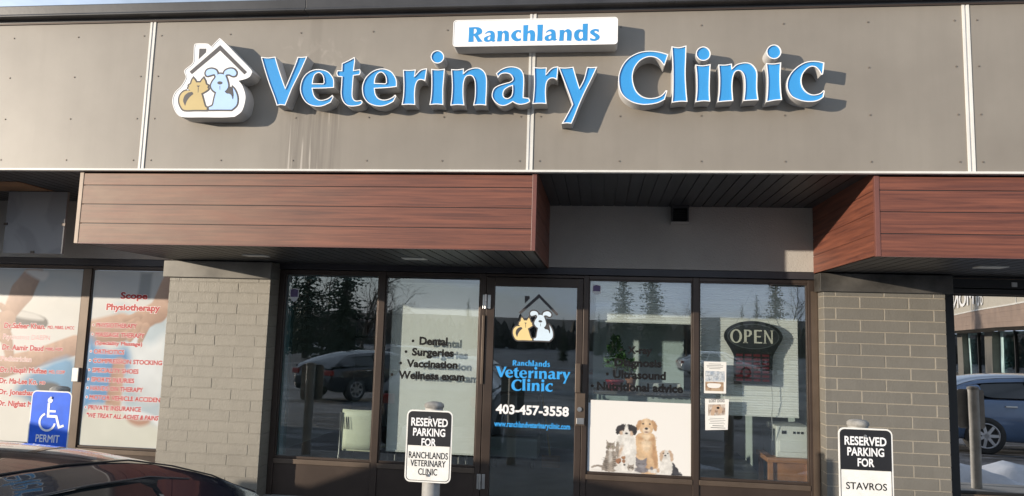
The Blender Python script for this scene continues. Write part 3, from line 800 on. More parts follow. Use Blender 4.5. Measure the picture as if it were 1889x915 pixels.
# soffit of the recess: boards running front to back
def boards(mb, x0, x1, y0, y1, z, pitch=0.101):
    n = max(1, round((x1 - x0) / pitch)); p_ = (x1 - x0) / n
    for i in range(n):
        a = x0 + i * p_
        mb.box(a + 0.0015, a + p_ - 0.0085, y0, y1, z, z + 0.012)
        mb.box(a + p_ - 0.0085, a + p_ + 0.0015, y0, y1, z + 0.009, z + 0.013)
    return mb
part('soffit', boards(MB(), -3.2, -0.09, FY + 0.035, 0.15, 2.822), M['soffit'], B)
part('soffit', boards(MB(), 3.60, 6.02, FY + 0.035, 0.15, 2.822), M['soffit'], B)
part('light_stop_plate', MB().box(-6.2, 10.4, FY + 0.101, 0.14, 2.845, 2.87), M['soffit'], B)  # unseen plate added above the soffit to stop light leaking in
part('soffit_patch', MB().box(-2.1, -1.10, -0.85, -0.42, 2.8165, 2.8205), M['plywood'], B, label='bare brown plywood patch')
part('stucco_wall', MB().box(3.5, 6.1, 0.150, 0.30, 2.235, 2.84), M['stucco'], B)
part('stucco_wall', MB().box(-3.2, -0.05, 0.150, 0.30, 2.235, 2.84), M['stucco'], B)

# wood-look canopies
def canopy(x0, x1, left_end, right_end, trims):
    root = bpy.data.objects.new('canopy', None); COL.objects.link(root)
    root.parent = B; WLOC['_'] = 0
    WLOC[root.name] = WLOC[B.name]
    y0, z0, zt = -1.390, 2.218, 2.785
    edges = [z0, 2.377, 2.5315, 2.686, zt]
    m = MB()
    for a, b in zip(edges[:-1], edges[1:]):
        m.box(x0 + 0.03, x1 - 0.03, y0, y0 + 0.02, a + 0.0035, b - 0.002)
    m.box(x0 + 0.03, x1 - 0.03, y0 + 0.007, y0 + 0.025, z0 + 0.004, zt - 0.004, 1)
    part('front_cladding', m, [M['wood'], M['soffit']], root, 0.002)
    for xx, do, sx in ((x0, left_end, 1), (x1, right_end, -1)):
        if not do: continue
        m = MB()
        e2 = edges[:-1] + [2.838]
        for a, b in zip(e2[:-1], e2[1:]):
            c = sorted((xx, xx + sx * 0.02))
            m.box(c[0], c[1], y0 + 0.03, 0.1485, a + 0.004, b - 0.002)
        c = sorted((xx + sx * 0.006, xx + sx * 0.025))
        m.box(c[0], c[1], y0 + 0.03, 0.148, z0 + 0.004, 2.836)
        part('end_cladding', m, M['wood'], root, 0.003)
        c = sorted((xx - sx * 0.003, xx + sx * 0.030))
        part('corner_trim', MB().box(c[0], c[1], y0 - 0.004, y0 + 0.03, z0 - 0.003, 2.791), M[trims[0 if sx > 0 else 1]], root, 0.002)
    part('bottom_trim', MB().box(x0 + 0.031, x1 - 0.031, y0 - 0.003, y0 + 0.03, z0 - 0.003, z0 + 0.0035), M['trim_brown'], root)
    part('canopy_soffit', boards(MB(), x0 + 0.005, x1 - 0.005, y0 + 0.031, 0.16, z0 + 0.004), M['soffit'], root)
    return root
c1 = canopy(-0.09, 3.598, True, True, ('trim_faded', 'trim_brown'))
c2 = canopy(6.000, 9.6, True, True, ('trim_brown', 'trim_brown'))
canopy(-6.0, -2.365, False, True, ('trim_brown', 'trim_brown'))
def can_light(x, y, root):
    m = MB().box(x - 0.10, x + 0.10, y - 0.07, y + 0.07, 2.2125, 2.2215)
    part('recessed_light', m, M['white_trim'], root, 0.002)
can_light(1.06, -0.61, c1); can_light(2.49, -0.60, c1); can_light(7.06, -0.75, c2)

# brick piers
def pier(x0, x1, key, shift):
    root = bpy.data.objects.new('brick_pillar', None); COL.objects.link(root); root.parent = B
    WLOC[root.name] = WLOC[B.name]
    BL, CH = 0.4064, 0.1016
    rec = 0.0025 if key == 'l' else 0.0025
    m = MB().box(x0 + rec, x1 - rec, rec, 0.30, -0.1, 2.2, 1)
    rnd = random.Random(3)
    row = 0
    ztop = 1.96 + CH / 2
    for r_ in range(-2, 22):
        zc = 1.96 - r_ * CH
        z0, z1 = zc - CH / 2 + 0.004, zc + CH / 2 - 0.004
        z1 = min(z1, 2.19)
        if z0 < -0.02: break
        ph = shift + (0.0 if r_ % 2 else BL / 2)
        cuts = [x0]
        k = -20
        while k < 60:
            xx = ph + k * BL
            if x0 + 0.03 < xx < x1 - 0.03: cuts.append(xx)
            k += 1
        cuts.append(x1)
        for i, (a, b) in enumerate(zip(cuts[:-1], cuts[1:])):
            aa = a + (0.0042 if i else 0); bb = b - (0.0042 if i < len(cuts) - 2 else 0)
            m.box(aa, bb, rnd.uniform(-0.0012, 0.0012), 0.27, z0, z1, 0)
    part('brickwork', m, [M['brick_' + key], M['mortar_' + key]], root, 0.0025, segs=1)
    lx = x0 - (0.055 if key == 'l' else 0.035)
    m = MB().box(lx, x1 + (0.012 if key == 'l' else 0.055), -0.032, 0.16, 2.052, 2.213)
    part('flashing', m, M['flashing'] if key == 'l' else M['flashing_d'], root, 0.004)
    return root
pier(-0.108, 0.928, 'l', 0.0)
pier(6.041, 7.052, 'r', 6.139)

# header and aluminium storefront
m = MB().box(0.93, 6.04, 0.163, 0.29, 2.168, 2.234)
part('header', m, M['blue_dark'], B, 0.003)
m = MB().box(-3.2, -0.11, 0.163, 0.29, 2.166, 2.234)
part('header', m, M['blue_dark'], B, 0.003)
FR0, FR1 = 0.192, 0.285
m = MB()
for a, b in ((0.931, 0.985), (1.945, 2.011), (2.946, 2.998), (3.931, 3.979), (4.937, 4.993), (5.960, 6.038)):
    m.box(a, b, FR0, FR1, -0.02, 2.165)
for a, b in ((0.986, 1.944), (2.012, 2.945), (3.980, 4.936), (4.994, 5.959)):
    m.box(a, b, FR0 + 0.003, FR1 - 0.003, 2.130, 2.164)
m.box(2.999, 3.930, FR0 + 0.003, FR1 - 0.003, 2.138, 2.164)
part('storefront_frame', m, M['bronze'], B, 0.003)
part('side_channel', MB().box(6.0385, 6.0405, 0.17, 0.29, 0, 2.16), M['bronze_lt'], B)
part('backer_strip', MB().box(5.985, 6.036, 0.176, 0.1915, 0.0, 2.06), M['bronze_lt'], B)

def window(x0, x1, z0, z1, glass, frame_mat='bronze', yg=0.222, st=0.022):
    root = bpy.data.objects.new('window', None); COL.objects.link(root); root.parent = B
    WLOC[root.name] = WLOC[B.name]
    m = MB().box(x0, x1, yg - 0.018, yg + 0.03, z0, z0 + st).box(x0, x1, yg - 0.018, yg + 0.03, z1 - st * 0.6, z1)
    m.box(x0, x0 + st * 0.55, yg - 0.018, yg + 0.03, z0 + st, z1 - st * 0.6).box(x1 - st * 0.55, x1, yg - 0.018, yg + 0.03, z0 + st, z1 - st * 0.6)
    part('window_bead', m, M[frame_mat], root, 0.002)
    part('pane', MB().box(x0 + 0.004, x1 - 0.004, yg, yg + 0.006, z0 + 0.004, z1 - 0.004), M[glass], root)
    return root
def below(x0, x1, zs=0.345):
    m = MB().box(x0, x1, 0.186, 0.286, zs - 0.047, zs - 0.002)
    part('sill', m, M['bronze_lt'], B, 0.003)
    part('kick_panel', MB().box(x0, x1, 0.204, 0.27, 0.0, zs - 0.048), M['bronze'], B, 0.002)
wins = []
for a, b in ((0.986, 1.944), (2.012, 2.945), (3.980, 4.936), (4.994, 5.959)):
    wins.append(window(a, b, 0.345, 2.130, 'glass'))
    below(a, b)
# thick teal glass edge at the inner jamb of the first pane
part('jamb', MB().box(0.999, 1.055, 0.235, 0.300, 0.37, 2.11), M['teal_edge'], wins[0])
part('jamb', MB().box(1.056, 1.93, 0.240, 0.300, 2.075, 2.115), M['teal_edge'], wins[0])

# window lettering (vinyl on the outer face)
YV = 0.2195
def bullet(mb, x, z, r_=0.0125, y=YV, mi=0, n=10):
    mb.sheet([[(x + r_ * math.cos(2 * math.pi * k / n), z + r_ * math.sin(2 * math.pi * k / n)) for k in range(n)]], y, mi)
WI = 1
for s_, x0, x1, zb, cap, bx in (('Dental', 2.365, 2.642, 1.470, 0.072, 2.302), ('Surgeries', 2.296, 2.707, 1.365, 0.069, 2.238),
                               ('Vaccination', 2.248, 2.748, 1.255, 0.067, 2.19), ('Wellness exam', 2.174, 2.819, 1.143, 0.069, 2.11)):
    m = text(MB(), s_, x0, x1, zb, cap * 0.97, YV, 0, 0.048)
    mb_ = MB(); bullet(mb_, bx, zb + 0.032, 0.0145)
    part('bullet', mb_, M['vinyl_black'], wins[WI])
    part('lettering', m, M['vinyl_black'], wins[1])
WI = 2
for s_, x0, x1, zb, cap, bx in (('X-ray', 4.344, 4.572, 1.450, 0.064, 4.289), ('Diagnosis', 4.227, 4.660, 1.333, 0.066, 4.167),
                               ('Ultrasound', 4.214, 4.698, 1.221, 0.069, 4.162), ('Nutritional advice', 4.068, 4.854, 1.108, 0.071, 4.026)):
    m = text(MB(), s_, x0, x1, zb, cap * 0.97, YV, 0, 0.048)
    mb_ = MB(); bullet(mb_, bx, zb + 0.032, 0.0145)
    part('bullet', mb_, M['vinyl_black'], wins[WI])
    part('lettering', m, M['vinyl_black'], wins[2])
def badge(root, x0, x1, z0, z1, pointed):
    xm = (x0 + x1) / 2; h = z1 - z0
    if pointed:
        out = [(x0, z0 + h * 0.2), (xm, z0), (x1, z0 + h * 0.2), (x1, z1 - h * 0.12), (xm, z1), (x0, z1 - h * 0.12)]
    else:
        out = [(x0, z0 + h * 0.35), (x0 + (xm - x0) * 0.4, z0 + h * 0.12), (xm, z0), (x1 - (x1 - xm) * 0.4, z0 + h * 0.12), (x1, z0 + h * 0.35), (x1, z1 - h * 0.05), (xm, z1), (x0, z1 - h * 0.05)]
    m = MB().sheet([out], YV + 0.001, 1)
    m.sheet([[(x0 + 0.008, z0 + h * 0.36), (x1 - 0.008, z0 + h * 0.36), (x1 - 0.008, z1 - h * 0.14), (xm, z1 - h * 0.06), (x0 + 0.008, z1 - h * 0.14)]], YV - 0.0005, 0)
    part('badge', m, [M['purple'], M['vinyl_white']], root)
M['purple'] = simple('purple_badge', (0.13, 0.085, 0.22), 0.4)
badge(wins[2], 4.010, 4.092, 1.985, 2.085, True)
badge(wins[0], 1.035, 1.125, 1.846, 1.985, False)

# the entrance door
D = bpy.data.objects.new('door', None); COL.objects.link(D); D.parent = B; WLOC[D.name] = WLOC[B.name]
m = MB().box(3.003, 3.086, 0.198, 0.243, 0.01, 2.133).box(3.868, 3.926, 0.198, 0.243, 0.01, 2.133)
m.box(3.086, 3.868, 0.199, 0.242, 2.047, 2.132).box(3.086, 3.868, 0.199, 0.242, 0.011, 0.10)
part('door_frame', m, M['bronze'], D, 0.003)
part('pane', MB().box(3.082, 3.872, 0.2205, 0.2265, 0.095, 2.052), M['glass_door'], D)
m = MB().box(3.868, 3.915, 0.140, 0.165, 1.080, 1.345).box(3.872, 3.898, 0.160, 0.2, 1.10, 1.13).box(3.872, 3.898, 0.160, 0.2, 1.29, 1.32)
part('handle', m, M['bronze_lt'], D, 0.004)
m = MB().box(3.876, 3.963, 0.178, 0.197, 0.775, 1.070)
m.tube([(3.912, 0.165, 0.925), (3.912, 0.18, 0.925)], 0.021, 16, 1)
m.box(3.885, 3.955, 0.172, 0.18, 0.79, 0.845, 1)
part('lock', m, [M['bronze_lt'], M['steel']], D, 0.003)
for zc in (1.895, 0.228):
    m = MB().box(2.974, 2.999, 0.178, 0.1915, zc - 0.066, zc + 0.066)
    m.tube([(3.003, 0.176, zc - 0.068), (3.003, 0.176, zc - 0.003)], 0.0125, 12).tube([(3.003, 0.176, zc + 0.001), (3.003, 0.176, zc + 0.068)], 0.0125, 12)
    m.box(3.020, 3.050, 0.182, 0.1975, zc - 0.066, zc + 0.066)
    part('hinge', m, M['steel'], D, 0.002)
part('finger_guard', MB().box(2.976, 2.999, 0.181, 0.1915, 1.12, 1.765), M['bronze_lt'], D, 0.002)

M['vent'] = simple('dark_vent', (0.03, 0.03, 0.03), 0.45)
# vent on the stucco above the door side
m = MB().box(4.728, 4.880, 0.03, 0.149, 2.79, 2.820).box(4.728, 4.740, 0.045, 0.149, 2.665, 2.79).box(4.868, 4.880, 0.045, 0.149, 2.665, 2.79)
for k in range(6):
    m.prism_yz([(0.05, 2.675 + k * 0.019), (0.055, 2.671 + k * 0.019), (0.14, 2.684 + k * 0.019), (0.14, 2.688 + k * 0.019)], 4.741, 4.867)
part('vent', m.box(4.741, 4.867, 0.142, 0.149, 2.665, 2.789), M['vent'], B)
part('vent_lip', MB().box(4.724, 4.884, 0.026, 0.149, 2.655, 2.664), M['stucco'], B)

# neighbour to the left: two filmed windows
m = MB()
for a, b in ((-3.2, -2.20), (-0.205, -0.109)):
    m.box(a, b, FR0 + 0.01, FR1, -0.02, 2.164)
m.box(-2.199, -0.206, FR0 + 0.013, FR1 - 0.003, 2.135, 2.163)
part('storefront_frame', m, M['bronze'], B, 0.003)
part('storefront_frame', MB().box(-1.172, -1.082, FR0, FR1, -0.02, 2.133), M['bronze_lt'], B, 0.003)  # sunlit look of this mullion put into the lighter bronze
pw1 = window(-2.199, -1.174, 0.345, 2.134, 'glass_film')
pw2 = window(-1.080, -0.206, 0.345, 2.134, 'glass_film')
below(-2.199, -1.174); below(-1.080, -0.206)
m = MB().box(-1.175, -1.105, 0.165, 0.1915, 0.99, 1.13)
part('lock', m, M['steel'], B, 0.004)
# neighbour to the right: mirror-like pane
m = MB().box(7.106, 7.197, FR0 - 0.02, FR1, -0.02, 2.10)
part('storefront_frame', m, M['black'], B, 0.004)
m = MB().box(7.115, 9.3, 0.12, 0.29, 2.12, 2.2175).box(7.115, 9.3, 0.112, 0.30, 2.198, 2.2045, 1).box(7.115, 9.3, 0.135, 0.30, 2.070, 2.112).box(7.115, 9.3, 0.130, 0.30, 2.064, 2.0695, 1)
part('shutter_housing', m, [M['black'], M['bronze_lt']], B)
part('label_plate', MB().box(7.655, 7.70, 0.117, 0.1195, 2.135, 2.175), M['galv'], B)
pw3 = window(7.198, 9.2, 0.345, 2.068, 'glass_mirror', 'black')
below(7.198, 9.2)
part('end_wall', MB().box(9.3, 10.5, 0.15, 0.5, 0, 2.21), M['stucco'], B)
part('end_wall', MB().box(-6.0, -3.21, 0.15, 0.5, 0, 4.0), M['stucco'], B)

# ---------------------------------------------------------------- channel letters on the fascia
FACE_Y = -1.555
words = 'VeterinaryClinic'
nth = {0: 'capital V starting the word Veterinary', 1: 'letter e right after the capital V', 2: 'letter t in the word Veterinary', 3: 'letter e between t and r',
       4: 'letter r right after the second e', 5: 'letter i with its dot left of the n', 6: 'letter n in the word Veterinary',
       7: 'letter a in the word Veterinary', 8: 'letter r across the middle panel joint, before the y', 9: 'letter y ending the word Veterinary',
       10: 'capital C starting the word Clinic', 11: 'tall letter l right after the capital C', 12: 'letter i between l and n', 13: 'letter n in the word Clinic',
       14: 'letter i between n and the last c', 15: 'small letter c ending the sign at the right'}
for idx, (ch, loops) in enumerate(SIGN_LETTERS):
    L = [smooth_loop(lp) for lp in loops]
    L = [lp if area(lp) > 0 else lp[::-1] for lp in L]
    hole = [False] * len(L)
    if ch in 'ea': hole[1] = True
    x0 = min(p[0] for p in L[0]); x1 = max(p[0] for p in L[0]); z0 = min(p[1] for p in L[0])
    t = thing('sign_letter', 'blue channel letter, ' + nth[idx], 'letter', ((x0 + x1) / 2, FY, z0), 0, 'blue channel letters spelling the clinic name')
    groups = [L] if hole[-1] or len(L) == 1 else [[lp] for lp in L]
    for gi, gl in enumerate(groups):
        nm = ('' if gi == 0 else 'dot_')
        trim = 0.0064
        ret, cap_, face = MB(), MB(), MB()
        outer = gl[0]; holes = gl[1:]
        ins = offset(outer, -trim)
        rh = [h[::-1] for h in holes]
        hin = [offset(h, trim) for h in holes]
        ret.wall(outer, FACE_Y + 0.003, FY - 0.001)
        for h in holes: ret.wall(h[::-1], FACE_Y + 0.003, FY - 0.001)
        # white trim cap: front ring, outer and inner lip
        cap_.sheet([outer, ins], FACE_Y)
        for h, hi in zip(holes, hin): cap_.sheet([hi, h], FACE_Y)
        cap_.wall(outer, FACE_Y, FACE_Y + 0.003)
        cap_.wall(ins[::-1], FACE_Y, FACE_Y + 0.012)
        for h, hi in zip(holes, hin):
            cap_.wall(h[::-1], FACE_Y, FACE_Y + 0.003); cap_.wall(hi, FACE_Y, FACE_Y + 0.012)
        face.sheet([offset(outer, -trim + 0.0005)] + [offset(h, trim - 0.0005) for h in holes], FACE_Y + 0.0085)
        part(nm + 'return', ret, M['return'], t)
        part(nm + 'trim_cap', cap_, M['sign_white'], t)
        part(nm + 'face', face, M['sign_blue'], t)

# white box sign
t = thing('box_sign', 'white box sign with the blue word Ranchlands above the channel letters', 'sign', (3.57, FY, 3.72))
BX = (2.955, 4.180, 3.722, 3.930)
def rrect(x0, x1, z0, z1, r_, n=5):
    o = []
    for cx, cz, a0 in ((x1 - r_, z0 + r_, -90), (x1 - r_, z1 - r_, 0), (x0 + r_, z1 - r_, 90), (x0 + r_, z0 + r_, 180)):
        for k in range(n + 1):
            a = R(a0 + 90 * k / n); o.append((cx + r_ * math.cos(a), cz + r_ * math.sin(a)))
    return o
out = rrect(BX[0], BX[1], BX[2], BX[3], 0.025)
part('cabinet', MB().wall(out, -1.562, FY - 0.001, 0), M['return'], t)
part('rim', MB().sheet([out, offset(out, -0.006)], -1.5655).wall(out, -1.5655, -1.5615).wall(offset(out, -0.006)[::-1], -1.5655, -1.558), M['sign_white'], t)
part('face', MB().sheet([offset(out, -0.0055)], -1.5625), M['sign_white'], t)
m = MB()
for ch, loops in BOX_LETTERS:
    m.sheet([smooth_loop(lp) for lp in loops], -1.5640)
part('lettering', m, M['sign_blue'], t)

# house-shaped logo sign
t = thing('logo_sign', 'white house-shaped sign with a gold cat and a blue dog, left of the lettering', 'sign', (1.1, FY, 3.25))
SL = {k: smooth_loop(v) for k, v in LOGO.items()}
SL = {k: (v if area(v) > 0 else v[::-1]) for k, v in SL.items()}
out = SL['outer']
part('cabinet', MB().wall(out, -1.562, FY - 0.001), M['return'], t)
part('rim', MB().sheet([out, offset(out, -0.006)], -1.5655).wall(out, -1.5655, -1.5615).wall(offset(out, -0.006)[::-1], -1.5655, -1.558), M['sign_white'], t)
part('face', MB().sheet([offset(out, -0.0055)], -1.5625), M['sign_white'], t)
def logo_art(parent, fx, y0, step, dark, gold, blue, grow):
    def F(k, g_=0.0): return [fx(p) for p in (offset(SL[k], g_) if g_ else SL[k])]
    part('roof_outline', MB().sheet([F('roof')], y0).sheet([F('chimney')], y0), M['logo_dark'], parent)
    m = MB()
    lay = ['cat', 'dog', 'dog_ear', 'dog_ear2']
    for i, k in enumerate(lay): m.sheet([F(k, grow)], y0 - i * step * 0.08)
    part('outline', m, M['logo_dark'], parent)
    y1 = y0 - step
    m = MB().sheet([F('cat')], y1)
    m.sheet([F('cat_gap')], y1 - step * 0.3, 1).sheet([F('cat_nose')], y1 - step * 0.35, 1).sheet([F('cat_mouth')], y1 - step * 0.3, 1)
    part('cat', m, [M[gold], M['logo_dark']], parent)
    m = MB().sheet([F('dog')], y1 - step * 0.1).sheet([F('dog_ear')], y1 - step * 0.15).sheet([F('dog_ear2')], y1 - step * 0.2)
    m.sheet([F('dog_gap')], y1 - step * 0.4, 1).sheet([F('dog_nose')], y1 - step * 0.4, 1).sheet([F('dog_mouth')], y1 - step * 0.45, 1)
    part('dog', m, [M[blue], M['logo_dark']], parent)
logo_art(t, lambda p: p, -1.5635, 0.0012, 'logo_dark', 'logo_gold', 'logo_blue', 0.013)

# the same logo and words in vinyl on the door glass
rx = [p[0] for p in SL['roof']]; rz = [p[1] for p in SL['roof']]
lx0, lx1, ltop = min(rx), max(rx), max(rz)
cx0 = min(p[0] for p in SL['cat']); cx1 = max(p[0] for p in SL['dog']); lbot = min(p[1] for p in SL['cat'])
YD = 0.2185
def to_door(p): return (3.268 + (p[0] - cx0) / (cx1 - cx0) * 0.380, 1.540 + (p[1] - lbot) / (ltop - lbot) * 0.443)
dl = bpy.data.objects.new('door_logo', None)
bpy.data.objects.remove(dl)
logo_art(D, to_door, YD, 0.0006, 'logo_dark', 'logo_cream', 'logo_ice', 0.015)
def fit_word(glyphs, x0, x1, z0, cap_ref, cap, y, mb):
    gx0 = min(p[0] for _, L in glyphs for lp in L for p in lp) / 1000; gx1 = max(p[0] for _, L in glyphs for lp in L for p in lp) / 1000
    base = cap_ref[0]; k = cap / (cap_ref[1] - cap_ref[0])
    for ch, L in glyphs:
        mb.sheet([[(x0 + (p[0] - gx0) / (gx1 - gx0) * (x1 - x0), z0 + (p[1] - base) * k) for p in smooth_loop(lp)] for lp in L], y)
    return mb
rb = min(p[1] for p in BOX_LETTERS[0][1][0]) / 1000; rt = max(p[1] for p in BOX_LETTERS[0][1][0]) / 1000
part('lettering', fit_word(BOX_LETTERS, 3.274, 3.627, 1.301, (rb, rt), 0.050, YD, MB()), M['vinyl_blue'], D)
part('lettering', fit_word([q for q in SIGN_LETTERS[:10]], 3.116, 3.820, 1.189, (3.281, 3.665), 0.098, YD, MB()), M['vinyl_blue'], D)
part('lettering', fit_word(SIGN_LETTERS[10:], 3.269, 3.657, 1.070, (3.281, 3.672), 0.104, YD, MB()), M['vinyl_blue'], D)
part('lettering', text(MB(), '403-457-3558', 3.127, 3.813, 0.853, 0.080, YD, 0, 0.035), M['vinyl_white'], D)
part('lettering', text(MB(), 'www.ranchlandveterinaryclinic.com', 3.116, 3.827, 0.733, 0.050, YD, 0, 0.024), M['vinyl_blue'], D)

# ---------------------------------------------------------------- parking signs on posts
def parking_sign(x, label, kind, panel):
    g_ = 'parking signs on posts along the kerb'
    t = thing('parking_sign', label, 'sign', (x, -2.03, 0.0), 0, g_)
    m = MB().lathe(x, -2.03, [(0.057, -0.02), (0.057, 1.118)], 24)
    part('post', m, M['post'], t)
    m = MB().lathe(x, -2.03, [(0.060, 1.112), (0.064, 1.120), (0.062, 1.135), (0.048, 1.146), (0.020, 1.151), (0.0005, 1.152)], 24)
    part('post_cap', m, M['cap_concrete'], t)
    x0, x1, z0, z1 = panel
    y = -2.100
    out = rrect(x0, x1, z0, z1, 0.036)
    m = MB().sheet([out], y).wall(out, y, y + 0.003)
    back = MB().sheet([out], 0.0)
    m.add([(v_[0], y + 0.003, v_[2]) for v_ in back.v], [f[::-1] for f in back.f], 1)
    p_ = part('sign_panel', m, [M['sign_panel_w'] if kind != 'permit' else M['sign_panel_w'], M['alu_back']], t)
    W = x1 - x0
    xm = (x0 + x1) / 2
    if kind == 'blank':
        pass
    elif kind != 'permit':
        zs = z0 + (z1 - z0) * 0.505 if kind == 'clinic' else z0 + (z1 - z0) * 0.47
        ins = rrect(x0 + 0.009, x1 - 0.009, z0 + 0.009, z1 - 0.009, 0.028)
        thin = offset(ins, -0.0035)
        part('border', MB().sheet([ins, thin], y - 0.0012), M['sign_panel_k'], p_)
        topl = [p for p in ins if p[1] > zs]
        topl = [(x0 + 0.009, zs), (x1 - 0.009, zs)] + [p for p in rrect(x0 + 0.009, x1 - 0.009, z0 + 0.009, z1 - 0.009, 0.028) if p[1] > zs]
        part('black_field', MB().sheet([topl], y - 0.0018), M['sign_panel_k'], p_)
        o = MB()
        text(o, 'RESERVED', xm - 0.1185, xm + 0.1185, z1 - 0.0985, 0.047, y - 0.0026, 0, 0.026)
        text(o, 'PARKING', xm - 0.104, xm + 0.104, z1 - 0.160, 0.045, y - 0.0026, 0, 0.026)
        text(o, 'FOR', xm - 0.047, xm + 0.047, z1 - 0.221, 0.044, y - 0.0026, 0, 0.026)
        part('lettering', o, M['vinyl_white'], p_)
        o = MB()
        if kind == 'clinic':
            text(o, 'RANCHLANDS', xm - 0.126, xm + 0.126, z1 - 0.300, 0.039, y - 0.0014, 0, 0.008)
            text(o, 'VETERINARY', xm - 0.113, xm + 0.113, z1 - 0.349, 0.038, y - 0.0014, 0, 0.008)
            text(o, 'CLINIC', xm - 0.061, xm + 0.061, z1 - 0.401, 0.039, y - 0.0014, 0, 0.008)
        else:
            text(o, 'STAVROS', xm - 0.115, xm + 0.115, z1 - 0.355, 0.039, y - 0.0014, 0, 0.010)
        part('lettering', o, M['vinyl_black'], p_)
    else:
        ins = rrect(x0 + 0.008, x1 - 0.008, z0 + 0.008, z1 - 0.008, 0.030)
        part('blue_field', MB().sheet([ins], y - 0.0012), M['sign_panel_b'], p_)
        o = MB()
        def strip(a, b, w):
            a = Vector(a); b = Vector(b); d = (b - a).normalized(); n_ = Vector((-d.y, d.x)) * w / 2
            o.sheet([[tuple(a - n_), tuple(b - n_), tuple(b + n_), tuple(a + n_)]], y - 0.0022 - len(o.f) * 0.00002)
        def S(u, v): return (0.323 + (u - 308) / 217 * 0.187 + (x - 0.404), 0.856 + (370 - v) / 285 * 0.223)
        hx, hz = S(392, 108)
        o.sheet([[(hx + 0.0185 * math.cos(2 * math.pi * k / 14), hz + 0.0185 * math.sin(2 * math.pi * k / 14)) for k in range(14)]], y - 0.0022)
        strip(S(383, 130), S(386, 245), 0.017); strip(S(380, 200), S(448, 200), 0.014); strip(S(378, 243), S(462, 243), 0.017)
        strip(S(455, 238), S(488, 335), 0.017); strip(S(478, 338), S(526, 316), 0.015)
        cx, cz = S(384, 292)
        ro, ri, a0, a1 = 0.0635, 0.0495, R(112), R(352)
        arc = [(cx + ro * math.cos(a0 + (a1 - a0) * k / 24), cz + ro * math.sin(a0 + (a1 - a0) * k / 24)) for k in range(25)]
        arc += [(cx + ri * math.cos(a1 - (a1 - a0) * k / 24), cz + ri * math.sin(a1 - (a1 - a0) * k / 24)) for k in range(25)]
        o.sheet([arc], y - 0.0026)
        part('wheelchair_symbol', o, M['vinyl_white'], p_)
        part('lettering', text(MB(), 'PERMIT', xm - 0.087, xm + 0.087, z0 + 0.112, 0.048, y - 0.0022, 0, 0.012), M['vinyl_white'], p_)
    for zz in (z1 - 0.045, z0 + 0.045):
        m = MB().tube([(xm, y - 0.008, zz), (xm, y, zz)], 0.0085, 10)
        part('bolt', m, M['steel'], t)
    return t
parking_sign(0.404, 'blue wheelchair PERMIT sign on a post behind the dark car', 'permit', (0.254, 0.550, 0.672, 1.124))
parking_sign(3.030, 'black and white reserved parking sign for the clinic in front of the door', 'clinic', (2.871, 3.168, 0.656, 1.103))
parking_sign(5.640, 'black and white reserved parking sign reading STAVROS before the right brick pillar', 'stavros', (5.503, 5.811, 0.648, 1.107))
parking_sign(8.40, 'sign on a grey post seen only as a reflection in the far right window', 'blank', (8.25, 8.55, 0.66, 1.11))

# ---------------------------------------------------------------- film posters of the physiotherapy practice (behind the glass)
def flat(name, col, rough=0.6): return simple(name, col, rough, 0, 0.05, 5)
def photo_mat(name, a, b, c, scale):
    m, nt, p = new_mat(name)
    v = pos_coord(nt, (1, 1, 0.8))
    f = noise_fac(nt, v, scale, 3, 0.5, 0.4)
    k = mixc(nt, ramp(nt, f, 0.35, 0.6), a, b)
    k = mixc(nt, ramp(nt, noise_fac(nt, v, scale * 2.7, 3), 0.5, 0.75), k, c)
    nt.links.new(k, p.inputs['Base Color'])
    p.inputs['Roughness'].default_value = 0.35
    p.inputs['Coat Weight'].default_value = 0.6
    p.inputs['Coat Roughness'].default_value = 0.01
    return m
M['film_a'] = photo_mat('film_pale_room', (0.57, 0.56, 0.52), (0.47, 0.50, 0.51), (0.62, 0.61, 0.58), 1.6)
M['film_b'] = photo_mat('film_pale_clothes', (0.55, 0.62, 0.66), (0.68, 0.70, 0.70), (0.44, 0.54, 0.60), 2.4)
M['skin'] = photo_mat('film_skin', (0.46, 0.32, 0.235), (0.52, 0.385, 0.295), (0.40, 0.265, 0.185), 7)
M['skin_d'] = photo_mat('film_skin_shadow', (0.41, 0.27, 0.195), (0.47, 0.33, 0.245), (0.345, 0.215, 0.15), 7)
M['film_blue'] = photo_mat('film_blue_towel', (0.09, 0.25, 0.42), (0.22, 0.38, 0.50), (0.05, 0.16, 0.33), 4)
M['film_grey'] = flat('film_grey', (0.33, 0.36, 0.38))
M['film_dark'] = flat('film_dark', (0.16, 0.17, 0.17))
M['film_cream'] = photo_mat('film_cream_sheet', (0.55, 0.55, 0.47), (0.50, 0.51, 0.44), (0.60, 0.59, 0.54), 2)
YF = 0.214
def soft(pts): return smooth_loop([(p[0] * 1000, p[1] * 1000) for p in pts], 5)
def pane_pts(ox, sx, oz, sz, pts): return [(ox + u * sx, oz + w * sz) for u, w in pts]
# left film: pixel grid of the panel 0..1 across, 0..1 up
t = thing('window_poster', 'left physiotherapy window film with doctors names over hands holding a foot', 'poster', (-1.69, YF, 0.37))
A0, A1, Z0, Z1 = -2.185, -1.188, 0.370, 2.118
fa = lambda pts: [(A0 + u * (A1 - A0), Z0 + w * (Z1 - Z0)) for u, w in pts]
part('backing', MB().box(A0, A1, YF + 0.0002, YF + 0.004, Z0, Z1), M['film_a'], t)
SK, SKD = (0.45, 0.29, 0.205), (0.24, 0.135, 0.085)
P = Print(A0, A1, Z0, Z1, 150, 262, (0.56, 0.55, 0.51), 3)
n1, n2, n3 = P.noise(2, 3), P.noise(6, 3), P.noise(40, 2)
P.put(np.clip(0.5 + n1 * 2.2, 0, 1) * 0.55, (0.44, 0.47, 0.48)); P.put(np.clip(n2 * 2.0, 0, 1) * 0.5, (0.66, 0.65, 0.62))
